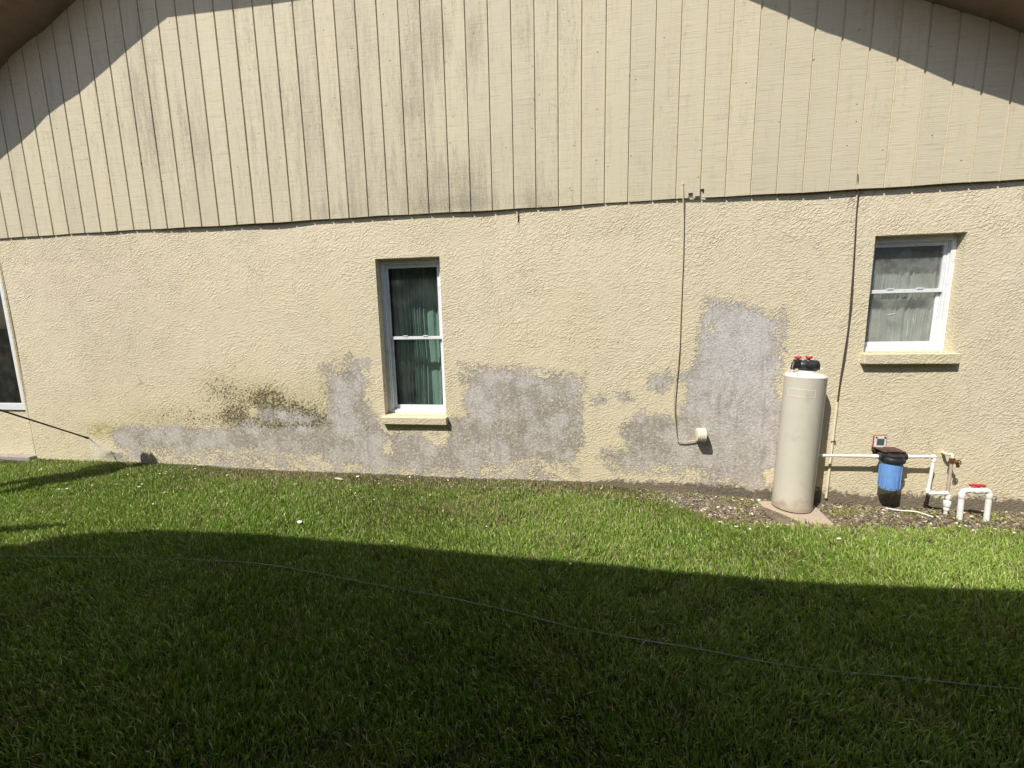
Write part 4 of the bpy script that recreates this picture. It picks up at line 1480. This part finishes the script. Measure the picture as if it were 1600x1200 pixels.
# nothing inside the paver
ux, uy = (pc[2] - pc[1]).xy, (pc[0] - pc[1]).xy
den = ux[0] * uy[1] - ux[1] * uy[0]
ra = ((gx - pc[1].x) * uy[1] - (gy - pc[1].y) * uy[0]) / den
rb = (ux[0] * (gy - pc[1].y) - ux[1] * (gx - pc[1].x)) / den
kp &= ~((ra > .0) & (ra < 1.) & (rb > .0) & (rb < 1.))
gx, gy = gx[kp], gy[kp]
n_ = len(gx)
sz = np.clip(r_.gamma(2.2, .0032, n_), .0025, .017)
pal = np.array([[.24, .185, .125], [.15, .11, .07], [.38, .33, .26], [.06, .045, .03], [.68, .63, .54], [.20, .18, .155]])
ci = r_.choice(6, n_, p=[.26, .27, .11, .22, .05, .09])
cols = pal[ci] * r_.uniform(.75, 1.2, n_)[:, None]
gv = speck_mesh('gravel', np.stack([gx, gy, gz(gx, gy) + sz * .25], 1), sz, .45, cols, M_SPECK, 3)
tag(gv, 'mixed gravel, shell and bark bits in the bare bed by the tank', 'gravel', kind='stuff')

# paint flakes blown off the wall, too small to count
nf = 1300
fx_ = r_.uniform(-6.9, 4.6, nf)
fy_ = -np.abs(r_.normal(0, .32, nf)) - .01
fx2 = r_.normal(-1.5, 1.3, 300); fy2 = -np.abs(r_.normal(.12, .10, 300)) - .02
fx3 = r_.normal(.98, .22, 520); fy3 = r_.normal(-.20, .09, 520)
fx_, fy_ = np.concatenate([fx_, fx2, fx3]), np.concatenate([fy_, fy2, fy3])
lift = np.where(in_bed(fx_, fy_) > 0, .008, np.interp(-fy_, [0, .1, .5], [.014, .020, .040]))
fs_ = np.clip(r_.gamma(1.8, .0018, len(fx_)), .0018, .011)
fc_ = np.array([.56, .52, .43]) * r_.uniform(.45, 1.1, len(fx_))[:, None]
fl_ = speck_mesh('paint_flakes', np.stack([fx_, fy_, gz(fx_, fy_) + lift], 1), fs_, .15, fc_, M_SPECK, 4)
tag(fl_, 'tiny cream paint flakes scattered through the grass along the wall', 'paint flakes', kind='stuff')

# larger flakes, each one a thing
CH = [(468, 815, .050, 'largest cream paint chip, lying alone in the sunlit grass left of centre'), (530, 748, .075, 'long cream paint chip on the dead grass below the slim window'), (558, 744, .035, 'smaller cream paint chip just right of the long one below the slim window'),
      (1311, 841, .030, 'cream paint chip in the grass in front of the tank paver'), (891, 880, .022, 'cream paint chip right at the shadow edge in the middle of the lawn')]
CS_ = [(65, 733, .02), (67, 730, .02), (92, 764, .022), (105, 763, .026), (144, 758, .022), (182, 756, .024), (200, 741, .022), (217, 760, .03), (222, 756, .02), (257, 769, .034), (283, 763, .03), (239, 787, .02), (305, 732, .03), (355, 742, .024),
       (345, 768, .016), (380, 762, .018), (612, 845, .018), (555, 770, .018), (548, 765, .016), (585, 780, .016), (500, 755, .03), (592, 755, .024), (640, 745, .02), (616, 764, .018), (672, 773, .016), (692, 798, .016), (760, 822, .014), (700, 750, .02), (735, 747, .016),
       (460, 756, .024), (425, 750, .018), (1062, 778, .028), (1082, 788, .026), (1100, 795, .03), (1118, 804, .026), (1150, 822, .028), (1172, 826, .022), (1122, 792, .026), (1500, 822, .02), (1555, 826, .026), (1585, 832, .02), (1570, 760 + 56, .024), (1330, 818, .016), (1353, 805, .014)]


def chip(px, py, s, seed):
    rr = random.Random(seed)
    g = G(px, py, 0)
    for _ in range(4):
        up_ = .010 if in_bed(g.x, g.y) > 0 else (.03 if g.y > -.3 else .048)
        g = G(px, py, float(gz(g.x, g.y)) + up_)
    n = 9
    el = rr.uniform(.45, .8)
    th = rr.uniform(-.4, .4)
    tx, ty = rr.uniform(-.35, .35), rr.uniform(-.35, .15)
    top = []
    for k in range(n):
        a = 2 * math.pi * k / n
        q = s * .5 * rr.uniform(.6, 1.15)
        x, y = q * math.cos(a), q * el * math.sin(a)
        x, y = x * math.cos(th) - y * math.sin(th), x * math.sin(th) + y * math.cos(th)
        top.append((g.x + x, g.y + y, g.z + x * tx - y * ty + rr.uniform(-.002, .002)))
    return MB().prism(top, (0, 0, -.0035)).build('paint_chip', M_CHIP)


for i, (px, py, s, lab) in enumerate(CH):
    tag(chip(px, py, s * 1.15, 50 + i), lab, 'paint chip', 'larger paint chips on the ground')
ORD = ['first', 'second', 'third', 'fourth', 'fifth', 'sixth', 'seventh', 'eighth', 'ninth', 'tenth', 'eleventh', 'twelfth', 'thirteenth', 'fourteenth']


def zone(px, py):
    if py > 800 and px < 1000: return 'near the lawn shadow edge'
    if px < 215: return 'near the spray wand tip'
    if px < 400: return 'below the grey strip left end'
    if px < 730: return 'below the slim window'
    if px < 1000: return 'below the middle grey patch'
    if px < 1200: return 'on gravel left of the tank'
    return 'in front of the pipes'


cnt = {}
for i, (px, py, s) in enumerate(sorted(CS_)):
    zn = zone(px, py)
    k = cnt.get(zn, 0)
    cnt[zn] = k + 1
    tag(chip(px, py, s, 90 + i), 'small paint chip %s, %s from left' % (zn, ORD[k]), 'paint chip', 'larger paint chips on the ground')

# ------------------------------------------------------------------ pressure washer wand, its spray and its operator (just outside the frame on the left)
tip = W(139, 685, -.10)
grip = W(-52, 624, -.86)
wdir = (grip - tip).normalized()
WD = empty('spray_wand', grip, 'black pressure washer wand aimed at the foot of the wall', 'spray wand')
MB().tube([tip + wdir * .03, grip], [.0078, .009], 12).build('lance', M_BLACK, WD, 60)
MB().lathe([(.006, 0), (.011, .004), (.012, .035), (.009, .045), (.007, .06)], tip, wdir, 16).build('nozzle', M_BLACK, WD, 40)
gn = MB()
gn.tube([grip, grip + wdir * .10], [.018, .022], 12)
gn.tube([grip + wdir * .09, grip + wdir * .12 + Vector((0, 0, -.12))], [.019, .015], 12)
gn.tube([grip + wdir * .02 + Vector((0, 0, -.02)), grip + wdir * .05 + Vector((0, 0, -.07))], [.005, .005], 6)
gn.build('spray_gun', M_BLACK, WD, 50)
sd_dir = -wdir
nsp = 3600
M_DROP = mat('water_spray', (.92, .93, .94), .25, .5)
tgt0 = W(150, 716); tgt1 = W(196, 722); 
u = r_.random(nsp) ** .8; k = r_.random(nsp)
hitx = W(146, 716).x + k * (W(206, 716).x - W(146, 716).x)
hitz = r_.uniform(.04, .16, nsp)
sxp = tip.x + (hitx - tip.x) * u + r_.normal(0, .008, nsp) * u
syp = tip.y + (YW - .01 - tip.y) * u + r_.normal(0, .01, nsp) * u
szp = tip.z + (hitz - tip.z) * u + r_.normal(0, .012, nsp) * u
syp = np.minimum(syp, YW - .003)
spr = speck_mesh('water_spray', np.stack([sxp, syp, szp], 1), np.full(nsp, .00135), 1.0, np.full((nsp, 3), .9), M_DROP, 6)
tag(spr, 'fine white fan of water spray between the wand nozzle and the wall', 'water spray', kind='stuff')


def person():
    hx, hy, hz = -5.69, -1.02, 1.72
    J = {}
    def A(n, p, r, par=None): J[n] = (Vector(p), r, par)
    A('pelvis', (-5.80, -1.05, .90), (.155, .12))
    A('waist', (-5.79, -1.04, 1.05), (.14, .105), 'pelvis')
    A('chest', (-5.76, -1.02, 1.26), (.17, .12), 'waist')
    A('upper', (-5.74, -1.01, 1.40), (.15, .10), 'chest')
    A('neck', (-5.72, -1.01, 1.48), (.058, .058), 'upper')
    A('chin', (-5.695, -1.01, 1.56), (.075, .08), 'neck')
    A('skull', (-5.69, -1.01, 1.65), (.085, .098), 'chin')
    A('crown', (-5.69, -1.01, 1.72), (.06, .07), 'skull')
    for s, nm in ((1, 'l'), (-1, 'r')):
        A('hip' + nm, (-5.80 - .09 * s * .8, -1.05 + .09 * s * .8, .86), (.10, .10), 'pelvis')
        A('knee' + nm, (-5.78 - .10 * s, -1.00 + .10 * s, .48), (.068, .068), 'hip' + nm)
        A('calf' + nm, (-5.80 - .10 * s, -1.03 + .10 * s, .34), (.060, .060), 'knee' + nm)
        A('ankle' + nm, (-5.80 - .11 * s, -1.03 + .11 * s, .11), (.042, .042), 'calf' + nm)
        A('toe' + nm, (-5.69 - .10 * s, -.90 + .10 * s, .085), (.042, .035), 'ankle' + nm)
    g0 = grip + wdir * .11 + Vector((0, 0, -.06)); g1 = grip + wdir * .0
    A('shl', (-5.86, -.88, 1.40), (.065, .065), 'upper')
    A('ell', (-5.92, -.80, 1.13), (.048, .048), 'shl')
    A('wrl', g1 + Vector((-.05, -.01, -.03)), (.031, .031), 'ell')
    A('hal', g1 + Vector((-.005, .0, -.02)), (.038, .028), 'wrl')
    A('shr', (-5.62, -1.14, 1.40), (.065, .065), 'upper')
    A('elr', (-5.82, -1.30, 1.14), (.048, .048), 'shr')
    A('wrr', g0 + Vector((-.03, -.05, .0)), (.031, .031), 'elr')
    A('har', g0, (.038, .028), 'wrr')
    for k_ in J:
        if k_ not in ('hal', 'har', 'wrl', 'wrr'):
            J[k_] = (J[k_][0] + Vector((-.05, -.065, 0)), J[k_][1], J[k_][2])
    names = list(J)
    me = bpy.data.meshes.new('person')
    edges = [(names.index(J[n][2]), i) for i, n in enumerate(names) if J[n][2]]
    # fingers wrapped on the gun
    vs = [J[n][0] for n in names]
    rs = [J[n][1] for n in names]
    for hn, ctr in (('hal', g1), ('har', g0)):
        hi = names.index(hn)
        for k in range(5):
            o_ = wdir * (.018 * (k - 1.5)) if k < 4 else wdir * .03 + Vector((-.01, 0, .02))
            p1_ = ctr + o_ + Vector((.022, -.018, -.026)); p2_ = ctr + o_ + Vector((.020, .016, -.012)) if k < 4 else ctr + o_ + Vector((.01, .02, .012))
            i0 = len(vs); vs += [p1_, p2_]; rs += [(.0095, .0095), (.008, .008)]
            edges += [(hi, i0), (i0, i0 + 1)]
    me.from_pydata([tuple(v) for v in vs], edges, [])
    o = bpy.data.objects.new('person', me)
    COL.objects.link(o)
    sk = o.modifiers.new('skin', 'SKIN')
    sk.use_smooth_shade = True
    for i, v in enumerate(me.skin_vertices[0].data):
        v.radius = rs[i]
        v.use_root = (i == 0)
    sb = o.modifiers.new('sub', 'SUBSURF'); sb.levels = 2; sb.render_levels = 2
    m = mat('operator_clothes_and_skin', (.1, .12, .2), .8, .2)
    n = N(m)
    p = n.coord()
    sp_ = n.node('ShaderNodeSeparateXYZ'); n.put(sp_.inputs[0], p)
    c = n.mix(n.rng(sp_.outputs[2], .93, .935), (.07, .08, .12), (.30, .33, .36))
    c = n.mix(n.rng(sp_.outputs[2], 1.485, 1.49), c, (.42, .26, .19))
    c = n.mix(n.rng(sp_.outputs[2], .135, .13), c, (.05, .045, .04))
    n.out(c)
    me.materials.append(m)
    tag(o, 'person in grey shirt and dark trousers standing with a pressure washer wand', 'person')
    cap = MB()
    hc_ = Vector((-5.74, -1.075, 1.655))
    cap.lathe([(.100, 0), (.102, .03), (.092, .055), (.065, .075), (.02, .085)], hc_, (0, 0, 1), 28)
    cap.prism([hc_ + Vector(v) for v in ((.05, .10, .004), (.13, .13, -.004), (.15, .09, -.006), (.14, .03, -.004), (.10, -.01, .004))], (0, 0, .008))
    c_ = cap.build('cap', M_DCABLE, o, 50)
    # face: nose and ears as one small skin coloured piece
    fcm = MB()
    d = Vector((.7, .7, 0)).normalized()
    fcm.tube([hc_ + d * .088 + Vector((0, 0, -.01)), hc_ + d * .112 + Vector((0, 0, -.05)), hc_ + d * .085 + Vector((0, 0, -.055))], [.008, .013, .010], 8)
    fcm.build('nose', m, o, 180)
    return o


person()
